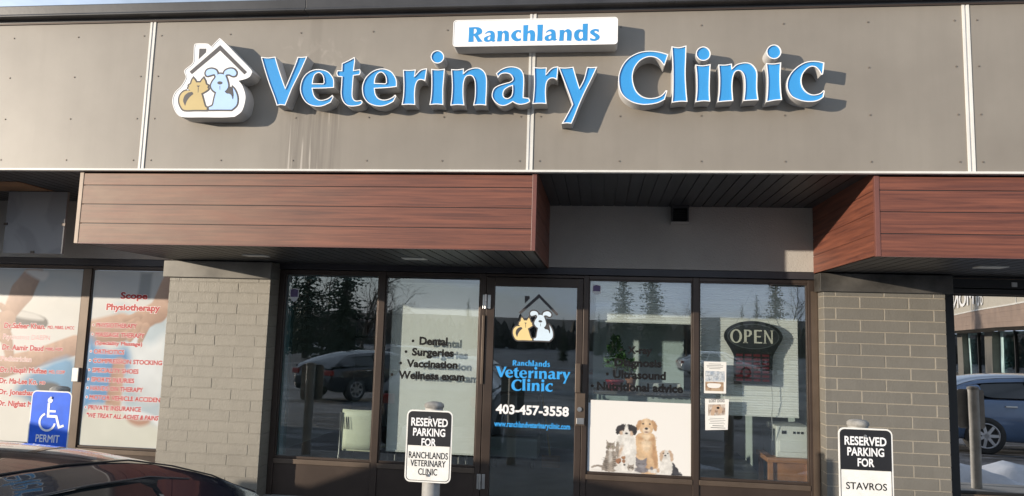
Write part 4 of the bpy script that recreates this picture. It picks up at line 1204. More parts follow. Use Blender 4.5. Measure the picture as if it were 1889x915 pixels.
P.spline([(0.05, 1.0), (0.95, 1.0), (0.98, 0.86), (0.70, 0.90), (0.55, 0.86), (0.30, 0.93)], (0.36, 0.42, 0.46), 0.12, op=0.8)
P.spline([(0.02, 0.72), (0.30, 0.755), (0.62, 0.715), (0.62, 0.655), (0.30, 0.665), (0.02, 0.66)], (0.075, 0.07, 0.065), 0.012, n2, 0.3)
P.spline([(0.18, 0.76), (0.50, 0.74), (0.60, 0.70), (0.30, 0.715)], (0.60, 0.59, 0.56), 0.02, op=0.8)
P.cap((0.45, 0.985), (0.33, 0.86), 0.055, 0.075, SK, SKD, 0.012, (-0.7, 0.5), n3, 0.12); P.cap((0.33, 0.86), (0.20, 0.72), 0.075, 0.045, SK, SKD, 0.012, (-0.7, 0.5), n3, 0.12)
P.spline([(0.34, 0.99), (0.55, 0.93), (0.60, 0.985)], (0.62, 0.61, 0.59), 0.02)
for p0, p1, r_ in (((0.20, 0.74), (0.10, 0.78), 0.022), ((0.18, 0.72), (0.06, 0.72), 0.022), ((0.18, 0.69), (0.05, 0.67), 0.021), ((0.17, 0.66), (0.07, 0.62), 0.020), ((0.20, 0.70), (0.16, 0.60), 0.045)):
    P.cap(p0, p1, r_ * 1.15, r_ * 0.8, SK, SKD, 0.010, (-0.4, 0.8), n3, 0.12)
P.cap((0.98, 0.56), (0.55, 0.475), 0.060, 0.055, SK, SKD, 0.012, (0, 1), n3, 0.14); P.cap((0.55, 0.475), (0.20, 0.42), 0.055, 0.062, SK, SKD, 0.012, (0, 1), n3, 0.14)
P.cap((0.22, 0.42), (0.05, 0.46), 0.060, 0.030, SK, SKD, 0.012, (0, 1), n3, 0.14)
for k in range(5): P.cap((0.07 + 0.005 * k, 0.45 + 0.022 * k), (0.02, 0.475 + 0.03 * k), 0.016, 0.011, SK, SKD, 0.008)
P.cap((0.20, 0.60), (0.26, 0.50), 0.040, 0.030, SK, SKD, 0.012, (-0.6, 0.5), n3, 0.12)
P.spline([(0.36, 0.26), (0.55, 0.40), (0.98, 0.48), (0.99, 0.16), (0.62, 0.20)], (0.09, 0.235, 0.39), 0.05, n2, 0.5)
P.spline([(0.60, 0.33), (0.75, 0.345), (0.86, 0.325), (0.84, 0.28), (0.66, 0.285)], (0.05, 0.055, 0.06), 0.02)
P.spline([(0.0, 0.18), (0.40, 0.26), (0.62, 0.18), (0.99, 0.14), (0.99, 0.0), (0.0, 0.0)], (0.58, 0.57, 0.52), 0.06, n2, 0.08)
P.build('photo_print', YF, M['print'], t)
def red_line(body, x0, x1, zb, cap, shear=0.0, mats='vinyl_red', halo=True):
    m = MB()
    b_ = 0.048 if mats == 'vinyl_red' else 0.0
    k_ = (x1 - x0) / text_shape(body, b_, shear)[2]
    h_ = 0.030 * k_
    if halo: text(m, body, x0 - h_, x1 + h_, zb, cap, YF - 0.0003, 1, b_ + 0.030, shear)
    text(m, body, x0, x1, zb, cap, YF - 0.0005, 0, b_, shear)
    return m, [M[mats], M['vinyl_white']]
for body, x0, x1, zb, cap, mt in (('Dr.Safeer Khan.', -2.017, -1.552, 1.504, 0.052, 'vinyl_red'), ('MD, MBBS, LMCC', -1.529, -1.230, 1.509, 0.030, 'vinyl_red'),
        ('Psychiatrist DABPN', -2.014, -1.490, 1.390, 0.052, 'vinyl_pink'), ('Dr. Aamir Daud', -2.013, -1.550, 1.282, 0.052, 'vinyl_red'), ('MBBS, FCPS', -1.528, -1.334, 1.288, 0.030, 'vinyl_red'),
        ('Pediatrician', -2.011, -1.672, 1.168, 0.050, 'vinyl_pink'), ('Dr. Naqsh Muftee', -2.009, -1.487, 1.055, 0.052, 'vinyl_red'), ('MD, CCFP', -1.464, -1.287, 1.060, 0.030, 'vinyl_red'),
        ('Dr. Ma-Lee Ko.', -2.004, -1.579, 0.942, 0.052, 'vinyl_red'), ('MD', -1.556, -1.490, 0.946, 0.030, 'vinyl_red'), ('Dr. Jonathan', -2.000, -1.600, 0.832, 0.050, 'vinyl_red'), ('Dr. Nighat M', -2.000, -1.610, 0.717, 0.052, 'vinyl_red')):
    m, mm = red_line(body, x0, x1, zb, cap, 0, mt)
    part('lettering', m, mm, t)
# right film
t = thing('window_poster', 'physiotherapy window film with a red list of services over a massage photo', 'poster', (-0.64, YF, 0.37))
A0, A1 = -1.062, -0.220
part('backing', MB().box(A0, A1, YF + 0.0002, YF + 0.004, Z0, Z1), M['film_a'], t)
P = Print(A0, A1, Z0, Z1, 130, 262, (0.55, 0.55, 0.53), 9)
n1, n2, n3 = P.noise(2, 3), P.noise(7, 3), P.noise(40, 2)
P.put(np.clip(0.5 + n1 * 2.0, 0, 1) * 0.5, (0.46, 0.50, 0.52))
P.spline([(0.05, 1.0), (0.99, 1.0), (0.99, 0.85), (0.55, 0.88), (0.20, 0.92)], (0.38, 0.43, 0.47), 0.10, op=0.8)
P.poly([(0.60, 0.99), (0.75, 0.99), (0.74, 0.84), (0.58, 0.84)], (0.20, 0.235, 0.26), 0.02, n2, 0.15)
P.spline([(0.30, 0.80), (0.55, 0.78), (0.80, 0.72), (0.99, 0.74), (0.99, 0.16), (0.60, 0.18), (0.40, 0.40), (0.34, 0.62)], (0.37, 0.45, 0.50), 0.05, n2, 0.22)
P.spline([(0.55, 0.62), (0.80, 0.58), (0.99, 0.62), (0.99, 0.30), (0.72, 0.26), (0.62, 0.42)], (0.55, 0.59, 0.61), 0.06, n2, 0.22)
P.cap((0.02, 0.64), (0.40, 0.67), 0.070, 0.085, SK, SKD, 0.02, (0, 1), n3, 0.12)
P.spline([(0.0, 0.60), (0.12, 0.56), (0.32, 0.53), (0.50, 0.55), (0.55, 0.45), (0.40, 0.36), (0.34, 0.26), (0.18, 0.18), (0.0, 0.14)], (0.05, 0.19, 0.38), 0.05, n2, 0.55)
P.cap((0.42, 0.46), (0.38, 0.20), 0.040, 0.050, SK, SKD, 0.02, (0.8, 0.3), n3, 0.1)
P.cap((1.0, 0.93), (0.86, 0.76), 0.062, 0.058, SK, SKD, 0.012, (-0.6, 0.6), n3, 0.12); P.cap((0.88, 0.78), (0.64, 0.71), 0.060, 0.062, SK, SKD, 0.012, (-0.2, 0.9), n3, 0.12)
for p0, p1 in (((0.62, 0.74), (0.44, 0.72)), ((0.60, 0.71), (0.42, 0.675)), ((0.62, 0.69), (0.46, 0.63)), ((0.65, 0.68), (0.53, 0.605)), ((0.72, 0.68), (0.66, 0.595))):
    P.cap(p0, p1, 0.024, 0.016, SK, SKD, 0.008, (-0.3, 0.8), n3, 0.12)
P.spline([(0.0, 0.17), (0.20, 0.23), (0.60, 0.175), (1.0, 0.11), (1.0, 0.0), (0.0, 0.0)], (0.50, 0.51, 0.45), 0.05, n2, 0.10)
P.spline([(0.52, 0.205), (0.75, 0.20), (0.99, 0.165), (0.99, 0.125), (0.80, 0.175), (0.66, 0.165)], (0.58, 0.61, 0.63), 0.02)
P.spline([(0.58, 0.165), (0.72, 0.155), (0.86, 0.16), (0.86, 0.135), (0.74, 0.118), (0.62, 0.135)], (0.36, 0.20, 0.14), 0.025)
P.build('photo_print', YF, M['print'], t)
for body, x0, x1, zb, cap, bl in (('Scope', -0.759, -0.461, 1.836, 0.062, 0), ('Physiotherapy', -0.902, -0.316, 1.719, 0.060, 0), ('PHYSIOTHERAPY', -0.994, -0.550, 1.540, 0.043, 1), ('MASSAGE THERAPY', -0.994, -0.458, 1.446, 0.043, 1),
        ('(Speciality Massage)', -0.990, -0.475, 1.365, 0.036, 0), ('ORTHOTICS', -0.994, -0.662, 1.275, 0.042, 1), ('COMPRESSION STOCKING', -0.995, -0.247, 1.183, 0.042, 1), ('SPECIALITY SHOES', -0.993, -0.490, 1.089, 0.042, 1),
        ('SPORTS INJURIES', -0.994, -0.527, 0.996, 0.042, 1), ('HANDS ON THERAPY', -0.996, -0.426, 0.910, 0.042, 1), ('MOTOR VEHICLE ACCIDEN', -0.997, -0.236, 0.819, 0.042, 1), ('PRIVATE INSURANCE', -0.999, -0.430, 0.719, 0.042, 1),
        ('"WE TREAT ALL ACHES & PAINS', -1.010, -0.237, 0.641, 0.042, 0)):
    m, mm = red_line(body, x0, x1, zb, cap, 0.22 if 'TREAT' in body else 0.0)
    if bl:
        bullet(m, -1.026, zb + 0.021, 0.014, YF - 0.0003, 1); bullet(m, -1.026, zb + 0.021, 0.0095, YF - 0.0005, 0)
    part('lettering', m, mm, t)

# ---------------------------------------------------------------- poster with the group of pets
M['pet_white'] = photo_mat('print_white_fur', (0.66, 0.64, 0.60), (0.76, 0.75, 0.72), (0.52, 0.50, 0.47), 14)
M['pet_gold'] = photo_mat('print_golden_fur', (0.58, 0.40, 0.24), (0.70, 0.53, 0.36), (0.47, 0.29, 0.16), 16)
M['pet_gold_d'] = photo_mat('print_dark_gold_fur', (0.46, 0.28, 0.15), (0.55, 0.36, 0.21), (0.36, 0.20, 0.10), 16)
M['pet_black'] = photo_mat('print_black_fur', (0.035, 0.032, 0.035), (0.07, 0.065, 0.065), (0.02, 0.02, 0.02), 16)
M['pet_grey'] = photo_mat('print_grey_fur', (0.20, 0.19, 0.20), (0.28, 0.27, 0.28), (0.15, 0.145, 0.15), 16)
M['pet_tabby'] = photo_mat('print_tabby_fur', (0.30, 0.26, 0.22), (0.16, 0.135, 0.115), (0.40, 0.36, 0.31), 30)
M['pet_tan'] = photo_mat('print_tan_fur', (0.48, 0.34, 0.24), (0.40, 0.26, 0.17), (0.56, 0.44, 0.34), 18)
M['pet_pink'] = flat('print_pink', (0.55, 0.30, 0.27))
PK = ['pet_white', 'pet_gold', 'pet_gold_d', 'pet_black', 'pet_grey', 'pet_tabby', 'pet_tan', 'pet_pink']
t = thing('pet_poster', 'white window poster showing a row of sitting dogs and cats', 'poster', (4.46, 0.245, 0.37))
YP = 0.2165
part('sheet', MB().box(4.012, 4.928, YP + 0.0003, YP + 0.003, 0.368, 1.012), M['paper'], t)
part('tape_strip', MB().box(3.992, 4.0115, YP + 0.001, YP + 0.0034, 0.371, 0.985), M['film_b'], t)
P = Print(4.0125, 4.9275, 0.3685, 1.0115, 300, 212, (0.78, 0.765, 0.735), 21)
F1, F2, F3 = P.noise(60, 2), P.noise(26, 3), P.noise(9, 3)
# coordinates measured on the poster: 105..893 across, 410..-170 up
def q(u, v): return ((u - 105) / 788.0, (410 - v) / 580.0)
def ell(cx, cy, rx, ry, col, rot=0, soft=0.010, fur_=0.02, var=0.25):
    c_ = q(cx, cy); P.ell(c_[0], c_[1], rx / 788.0 * P.asp, ry / 580.0, col, -rot, soft, fur_, F2, var, F1)
def pol(pts, col, soft=0.010, fur_=0.02, var=0.25):
    P.spline([(*q(p[0], p[1]),) + tuple(p[2:]) for p in pts], col, soft, F2, var, F1, fur_)
WH, GO, GD, BK, GR, TB, TN = (0.66, 0.645, 0.61), (0.60, 0.42, 0.255), (0.45, 0.275, 0.15), (0.035, 0.032, 0.034), (0.20, 0.19, 0.205), (0.27, 0.235, 0.20), (0.50, 0.37, 0.27)
pol([(120, 398), (300, 392), (560, 396), (830, 412), (600, 418), (300, 416)], (0.62, 0.60, 0.57), 0.05, 0, 0)
# golden retriever
pol([(478, 90), (600, 85), (622, 170), (634, 280), (628, 404), (500, 404), (466, 300), (462, 180)], GO); pol([(600, 140), (628, 250), (634, 330), (606, 400), (590, 300)], GD, 0.03)
ell(546, 150, 36, 80, (0.68, 0.54, 0.38), 0, 0.03); ell(520, 340, 26, 66, (0.62, 0.46, 0.30), 0, 0.02); ell(585, 345, 24, 62, (0.58, 0.40, 0.24), 0, 0.02); ell(552, 350, 8, 58, GD, 0, 0.02)
ell(546, 30, 56, 66, GO, 0, 0.012); pol([(508, -22), (478, -8), (465, 35), (474, 66), (494, 50), (504, 10)], GD, 0.012); pol([(586, -22), (616, -8), (630, 38), (618, 66), (600, 48), (590, 10)], GD, 0.012)
ell(546, -8, 20, 26, (0.66, 0.50, 0.33), 0, 0.03); ell(546, 60, 28, 28, (0.68, 0.56, 0.43), 0, 0.02); ell(546, 46, 13, 10, BK, 0, 0.008, 0); ell(520, 8, 8, 6, BK, 0, 0.008, 0); ell(573, 8, 8, 6, BK, 0, 0.008, 0); ell(546, 74, 14, 5, (0.20, 0.10, 0.09), 0, 0.01, 0); ell(500, 128, 30, 14, GD, 20, 0.03); ell(592, 128, 30, 14, GD, -20, 0.03)
# black, white and tan dog
pol([(332, 115), (440, 110), (468, 190), (466, 330), (455, 404), (330, 404), (316, 300), (308, 200)], WH, 0.012); pol([(308, 190), (330, 170), (338, 260), (322, 310), (310, 270)], TB, 0.02, 0.03, 0.5); ell(390, 210, 40, 60, (0.72, 0.71, 0.68), 0, 0.04); ell(362, 345, 16, 56, (0.60, 0.585, 0.56), 0, 0.03); ell(420, 345, 16, 56, (0.60, 0.585, 0.56), 0, 0.03); ell(350, 230, 10, 40, TN, 15, 0.03)
ell(390, 68, 54, 48, WH, 0, 0.012); pol([(385, 20), (345, 22), (312, 42), (306, 76), (322, 104), (346, 96), (356, 70), (378, 62)], BK, 0.010, 0.03, 0.6); pol([(396, 20), (436, 22), (468, 44), (474, 78), (458, 104), (434, 96), (424, 70), (403, 62)], BK, 0.010, 0.03, 0.6)
ell(352, 92, 12, 18, TN, 0, 0.015); ell(430, 92, 12, 18, TN, 0, 0.015); ell(391, 60, 13, 40, WH, 0, 0.012); ell(391, 96, 27, 20, WH, 0, 0.012); ell(391, 92, 12, 8, BK, 0, 0.008, 0); ell(366, 68, 7, 6, (0.10, 0.06, 0.04), 0, 0.008, 0); ell(416, 68, 7, 6, (0.10, 0.06, 0.04), 0, 0.008, 0)
# tabby cat
pol([(120, 372), (165, 355), (215, 362), (215, 378), (165, 370), (125, 384)], TB, 0.01, 0.01, 0.5)
pol([(238, 235), (298, 235), (318, 300), (318, 398), (205, 398), (214, 330), (230, 280)], TB, 0.010, 0.02, 0.6)
for k in range(6): ell(225 + k * 3, 300 + k * 16, 16, 4, (0.10, 0.085, 0.07), 15, 0.012, 0.01); ell(300, 290 + k * 17, 14, 4, (0.10, 0.085, 0.07), -15, 0.012, 0.01)
ell(268, 290, 15, 44, (0.48, 0.45, 0.41), 0, 0.02); ell(268, 208, 36, 33, TB, 0, 0.010, 0.015, 0.5); pol([(236, 156, 1), (262, 182, 1), (236, 210, 1)], TB, 0.008); pol([(304, 158, 1), (302, 208, 1), (276, 182, 1)], TB, 0.008)
for k in (-12, 0, 12): ell(268 + k, 186, 3, 11, (0.09, 0.075, 0.06), 0, 0.008, 0)
ell(268, 230, 16, 11, (0.58, 0.56, 0.52), 0, 0.012); ell(254, 206, 6, 4, (0.12, 0.13, 0.05), 0, 0.006, 0); ell(283, 206, 6, 4, (0.12, 0.13, 0.05), 0, 0.006, 0); ell(268, 221, 5, 3, (0.30, 0.14, 0.12), 0, 0.006, 0)
# puppy and kittens
ell(345, 378, 46, 26, WH, 0, 0.012); ell(348, 336, 34, 30, WH, 20, 0.012); pol([(316, 302), (344, 294), (352, 322), (330, 342), (312, 326)], (0.28, 0.14, 0.08), 0.01); pol([(352, 284), (380, 274), (386, 294), (366, 304)], (0.33, 0.18, 0.10), 0.01); ell(374, 318, 14, 14, (0.30, 0.16, 0.09), 0, 0.012); ell(378, 346, 9, 7, BK, 0, 0.008, 0); ell(342, 328, 5, 5, BK, 0, 0.006, 0)
ell(428, 370, 27, 24, TB, 0, 0.01, 0.015, 0.6); pol([(405, 334, 1), (421, 350, 1), (404, 362, 1)], TB, 0.008); pol([(452, 334, 1), (452, 362, 1), (436, 350, 1)], TB, 0.008); ell(428, 384, 12, 8, (0.55, 0.53, 0.49), 0, 0.01); ell(418, 366, 5, 4, BK, 0, 0.006, 0); ell(440, 366, 5, 4, BK, 0, 0.006, 0)
ell(512, 380, 58, 24, GR, 0, 0.012, 0.015, 0.4); ell(508, 334, 43, 34, GR, 0, 0.010, 0.012, 0.35); pol([(464, 278, 1), (500, 302, 1), (468, 326, 1)], GR, 0.008, 0.01); pol([(552, 280, 1), (547, 328, 1), (516, 302, 1)], GR, 0.008, 0.01); ell(490, 332, 9, 3, (0.06, 0.055, 0.05), 0, 0.006, 0); ell(526, 332, 9, 3, (0.06, 0.055, 0.05), 0, 0.006, 0); ell(508, 346, 5, 4, (0.10, 0.08, 0.08), 0, 0.006, 0); ell(508, 352, 22, 12, (0.27, 0.26, 0.275), 0, 0.02, 0)
ell(612, 384, 46, 18, WH, 0, 0.014); ell(590, 364, 15, 13, GR, 0, 0.012); ell(640, 376, 14, 16, TN, 0, 0.012)
# small long haired dog
pol([(730, 295), (770, 328), (800, 378), (822, 412), (730, 410), (720, 340)], (0.05, 0.05, 0.058), 0.012, 0.03, 0.5); pol([(664, 270), (736, 270), (748, 340), (738, 408), (660, 404), (654, 340)], WH, 0.012)
ell(702, 246, 44, 34, WH, 0, 0.012); pol([(668, 220), (690, 214), (680, 258), (666, 304), (650, 288), (652, 245)], TN, 0.012); pol([(714, 214), (742, 222), (757, 260), (752, 302), (736, 294), (728, 250)], TN, 0.012)
ell(694, 256, 9, 7, BK, 0, 0.007, 0); ell(678, 238, 6, 5, BK, 0, 0.006, 0); ell(713, 238, 6, 5, BK, 0, 0.006, 0); ell(696, 272, 14, 8, (0.58, 0.56, 0.53), 0, 0.012)
P.build('pet_photo', YP, M['print_matt'], t)

# ---------------------------------------------------------------- flyers taped to the last pane
def flyer(label, x0, x1, z0, z1, tilt, build):
    t = thing('flyer', label, 'flyer', ((x0 + x1) / 2, 0.24, z0))
    m = MB()
    d = tilt
    v = [(x0, z0), (x1 - d, z0 + d), (x1, z1), (x0 - d * 0.2, z1 - d * 0.3)]
    m.sheet([v], 0.2168); m.wall(v, 0.2168, 0.2176)
    part('sheet', m, M['paper'], t)
    build(t)
M['ph_a'] = photo_mat('flyer_photo_snow', (0.30, 0.36, 0.44), (0.55, 0.58, 0.60), (0.10, 0.12, 0.14), 26)
M['ph_b'] = photo_mat('flyer_photo_brown', (0.28, 0.16, 0.09), (0.45, 0.33, 0.22), (0.08, 0.05, 0.04), 24)
M['ph_c'] = photo_mat('flyer_photo_dog', (0.30, 0.20, 0.14), (0.60, 0.54, 0.48), (0.07, 0.05, 0.045), 22)
M['ink'] = flat('grey_ink', (0.22, 0.22, 0.22))
def b1(t):
    part('photo', MB().sheet([[(5.052, 1.22), (5.225, 1.22), (5.225, 1.315), (5.052, 1.315)]], 0.2163), M['ph_a'], t)
    part('photo', MB().sheet([[(5.052, 1.135), (5.215, 1.135), (5.215, 1.217), (5.052, 1.217)]], 0.2163), M['ph_b'], t)
    part('cushion', MB().sheet([soft([(5.085, 1.165), (5.17, 1.165), (5.185, 1.20), (5.075, 1.20)])], 0.2160), M['paper'], t)
    m = MB()
    for k, w in enumerate((0.11, 0.15, 0.14, 0.10)):
        m.box(5.138 - w / 2, 5.138 + w / 2, 0.2163, 0.2166, 1.376 - k * 0.014, 1.381 - k * 0.014)
    part('fine_print', m, M['ink'], t)
flyer('white flyer with two small photos, upper one of the two on the right pane', 5.041, 5.240, 1.112, 1.400, 0.004, b1)
def b2(t):
    part('lettering', text(MB(), 'LOST DOG', 5.085, 5.222, 1.032, 0.026, 0.2163, 0, 0.02, 0, 0.006), M['vinyl_black'], t)
    part('photo', MB().sheet([[(5.078, 0.912), (5.228, 0.922), (5.228, 1.020), (5.078, 1.012)]], 0.2163), M['ph_c'], t)
    m = MB().sheet([soft([(5.10, 0.925), (5.12, 1.00), (5.16, 1.01), (5.20, 0.99), (5.20, 0.95), (5.17, 0.93), (5.16, 0.97), (5.14, 0.97), (5.13, 0.92)])], 0.2160, 0)
    m.sheet([E2(5.165, 0.985, 0.014, 0.010)], 0.2158, 1)
    part('dog_picture', m, [M['pet_tan'], M['vinyl_black']], t)
    m = MB()
    for k, w in enumerate((0.13, 0.15, 0.12, 0.14)):
        m.box(5.155 - w / 2, 5.155 + w / 2, 0.2163, 0.2166, 0.888 - k * 0.015, 0.892 - k * 0.015)
    for k, w in enumerate((0.10, 0.13)):
        m.box(5.165 - w / 2, 5.165 + w / 2, 0.2163, 0.2166, 0.822 - k * 0.018, 0.829 - k * 0.018)
    part('fine_print', m, M['ink'], t)
M['pet_tan'] = flat('print_tan', (0.48, 0.34, 0.24))
def E2(cx, cz, rx, rz, n=12): return [(cx + rx * math.cos(2 * math.pi * k / n), cz + rz * math.sin(2 * math.pi * k / n)) for k in range(n)]
flyer('white LOST DOG flyer with a photo, hanging a little crooked below another flyer', 5.052, 5.262, 0.782, 1.066, 0.012, b2)

# ---------------------------------------------------------------- OPEN sign on its chain
t = thing('open_sign', 'dark teal OPEN sign hanging by a thin chain inside the last pane', 'sign', (5.487, 0.275, 1.2))
M['open_panel'] = simple('dark_teal_acrylic', (0.024, 0.026, 0.028), 0.06, 0, 0.1, 3, spec=0.8)
M['open_ring'] = simple('teal_tube', (0.085, 0.092, 0.095), 0.3)
M['open_letter'] = simple('cream_tube_letter', (0.70, 0.66, 0.56), 0.4)
M['open_red'] = simple('red_hours_tile', (0.11, 0.010, 0.013), 0.35)
el = [(5.489 + 0.262 * math.cos(R(a)), 1.640 + 0.142 * math.sin(R(a))) for a in range(-25, 206, 7)]
out = smooth_loop([(p[0] * 1000, p[1] * 1000) for p in el] + [(5310, 1475), (5314, 1400), (5314, 1206, 1), (5655, 1202, 1), (5660, 1400), (5668, 1475)], 3)
if area(out) < 0: out = out[::-1]
part('panel', MB().sheet([out], 0.264).wall(out, 0.264, 0.285), M['open_panel'], t)
ring = E2(5.489, 1.640, 0.232, 0.115, 40)
part('oval_ring', MB().sheet([ring, offset(ring, -0.006)], 0.262), M['open_ring'], t)
part('oval_field', MB().sheet([offset(ring, -0.0062)], 0.2632), M['open_ring2'] if 'open_ring2' in M else simple('grey_teal_field', (0.040, 0.044, 0.048), 0.06, 0, 0.1), t)
o = MB()
def serif_O(cx, cz, rx, rz): o.sheet([E2(cx, cz, rx, rz, 28), E2(cx, cz, rx - 0.022, rz - 0.010, 28)[::-1]], 0.2608)
def bar(x0, x1, z0, z1): o.sheet([[(x0, z0), (x1, z0), (x1, z1), (x0, z1)]], 0.2608)
zb, zt = 1.578, 1.700
serif_O(5.336, (zb + zt) / 2, 0.053, 0.063)
bar(5.408, 5.430, zb, zt); bar(5.398, 5.440, zb - 0.001, zb + 0.008); o.sheet([[(5.4302, zt), (5.4302, zt - 0.010), (5.448, zt - 0.012), (5.456, zt - 0.028), (5.448, zt - 0.052), (5.4302, zt - 0.056), (5.4302, zt - 0.066), (5.456, zt - 0.062), (5.478, zt - 0.040), (5.474, zt - 0.010), (5.455, zt)]], 0.2608)
bar(5.497, 5.519, zb, zt); bar(5.5192, 5.566, zt - 0.012, zt); bar(5.5192, 5.556, zb + 0.056, zb + 0.067); bar(5.5192, 5.568, zb, zb + 0.012)
bar(5.588, 5.600, zb, zt); bar(5.650, 5.662, zb, zt); o.sheet([[(5.600, zt), (5.584, zt), (5.650, zb - 0.004), (5.6502, zb + 0.03)]], 0.2604); bar(5.580, 5.606, zb - 0.001, zb + 0.007); bar(5.642, 5.668, zt - 0.007, zt + 0.001)
part('lettering', o, M['open_letter'], t)
m = MB()
for c in range(4):
    for r_ in range(7):
        x = 5.335 + c * 0.078; z = 1.232 + r_ * 0.0375
        m.box(x, x + 0.060, 0.2615, 0.2638, z, z + 0.021)
part('hours_grid', m, M['open_red'], t)
m = MB().tube([(5.340, 0.272, 1.760), (5.489, 0.272, 2.085), (5.640, 0.272, 1.755)], 0.0022, 6)
part('chain', m, M['galv'], t)
m = MB().tube([(5.650, 0.28, 1.21), (5.662, 0.285, 1.05), (5.655, 0.30, 0.92), (5.668, 0.33, 0.80), (5.675, 0.36, 0.70)], 0.003, 6)
part('power_cord', m, M['galv'], t)

# ---------------------------------------------------------------- blinds
M['blind'] = simple('white_pleated_blind', (0.82, 0.81, 0.78), 0.75, 0, 0.03)
def blind(label, x0, x1, z0, z1, y, pleat):
    t = thing('window_blind', label, 'blind', ((x0 + x1) / 2, y, z0), 0, 'white blinds behind the clinic windows')
    m = MB()
    if pleat:
        n_ = int((z1 - z0) / pleat)
        v = []
        for k in range(2 * n_ + 1):
            z = z1 - (z1 - z0) * k / (2 * n_)
            yy = y + (0.006 if k % 2 else 0.0) + 0.002 * math.sin(k * 1.7)
            v += [(x0, yy, z), (x1, yy, z)]
        m.add(v, [(2 * k, 2 * k + 2, 2 * k + 3, 2 * k + 1) for k in range(2 * n_)])
    else:
        v = []
        for j in range(13):
            for i in range(7):
                x = x0 + (x1 - x0) * i / 6; z = z0 + (z1 - z0) * j / 12
                v.append((x, y + 0.005 * noise.noise(Vector((x * 2, 0, z * 1.7))), z))
        m.add(v, [(j * 7 + i, j * 7 + i + 1, (j + 1) * 7 + i + 1, (j + 1) * 7 + i) for j in range(12) for i in range(6)], 0, True)
    part('fabric', m, M['blind'], t)
    part('head_rail', MB().box(x0, x1, y - 0.012, y + 0.02, z1 + 0.001, z1 + 0.03), M['appliance'], t)
    part('bottom_rail', MB().box(x0, x1, y - 0.008, y + 0.012, z0 - 0.014, z0 - 0.0005), M['appliance'], t)
blind('white blind behind the list starting with Dental, lowered almost to the sill', 2.06, 2.925, 0.455, 2.04, 0.305, 0)
blind('white pleated blind raised high above the plants', 4.045, 4.945, 1.748, 2.085, 0.315, 0.022)
blind('white pleated blind behind the OPEN sign, lowered halfway', 5.000, 5.905, 0.925, 2.085, 0.345, 0.022)

# ---------------------------------------------------------------- things inside the clinic
t = thing('chair', 'pale green plastic chair with metal legs inside the first clinic window', 'chair', (1.73, 0.6, 0.0))
v = []
for j in range(7):
    for i in range(7):
        x = 1.565 + 0.345 * i / 6; z = 0.425 + 0.385 * j / 6
        v.append((x + 0.03 * (z - 0.43) , 0.43 - 0.03 * (1 - ((i - 3) / 3.0) ** 2) - 0.08 * (z - 0.43), z))
m = MB().add(v, [(j * 7 + i, j * 7 + i + 1, (j + 1) * 7 + i + 1, (j + 1) * 7 + i) for j in range(6) for i in range(6)], 0, True)
bk = part('backrest', m, M['chair_fabric'], t)
sm = bk.modifiers.new('thick', 'SOLIDIFY'); sm.thickness = 0.012
m = MB()
for k in range(3): m.add([(1.605 + k * 0.022 + dx, 0.3755 - 0.004 * k + dy, z) for dx, dy, z in ((0, 0, 0.62), (0.010, 0, 0.62), (0.004, 0.0, 0.74), (-0.006, 0.0, 0.74))], [(0, 1, 2, 3)])
part('slot', m, M['black'], bk)
part('seat', MB().box(1.57, 1.92, 0.45, 0.86, 0.40, 0.42), M['chair_fabric'], t, 0.008)
for sx in (1.555, 1.925):
    part('leg', MB().tube([(sx - 0.02, 0.37, 0.0), (sx, 0.42, 0.40), (sx + 0.012, 0.385, 0.78)], 0.0095, 8), M['steel'], t)
    part('leg', MB().tube([(sx, 0.88, 0.0), (sx, 0.84, 0.40)], 0.0095, 8), M['steel'], t)
t = thing('side_table', 'small table with thin metal legs behind the long white blind', 'table', (2.35, 0.9, 0))
part('table_top', MB().box(2.02, 2.75, 0.62, 1.15, 0.50, 0.53), M['appliance_g'], t, 0.004)
for x, y in ((2.06, 0.66), (2.71, 0.66), (2.06, 1.1), (2.71, 1.1)):
    part('leg', MB().tube([(x, y, 0.0), (x, y, 0.5)], 0.012, 8), M['steel'], t)
for x, lb in ((0.10, 'small framed picture on the dim clinic wall, the left one of two'), (0.34, 'small framed picture on the dim clinic wall, the right one of two')):
    t = thing('wall_picture', lb, 'picture', (x, 5.38, 1.5))
    part('frame', MB().box(x - 0.13, x + 0.13, 5.37, 5.398, 1.45, 1.77), M['black'], t, 0.004)
    part('print', MB().box(x - 0.10, x + 0.10, 5.366, 5.3695, 1.48, 1.74), M['ph_a'], t)

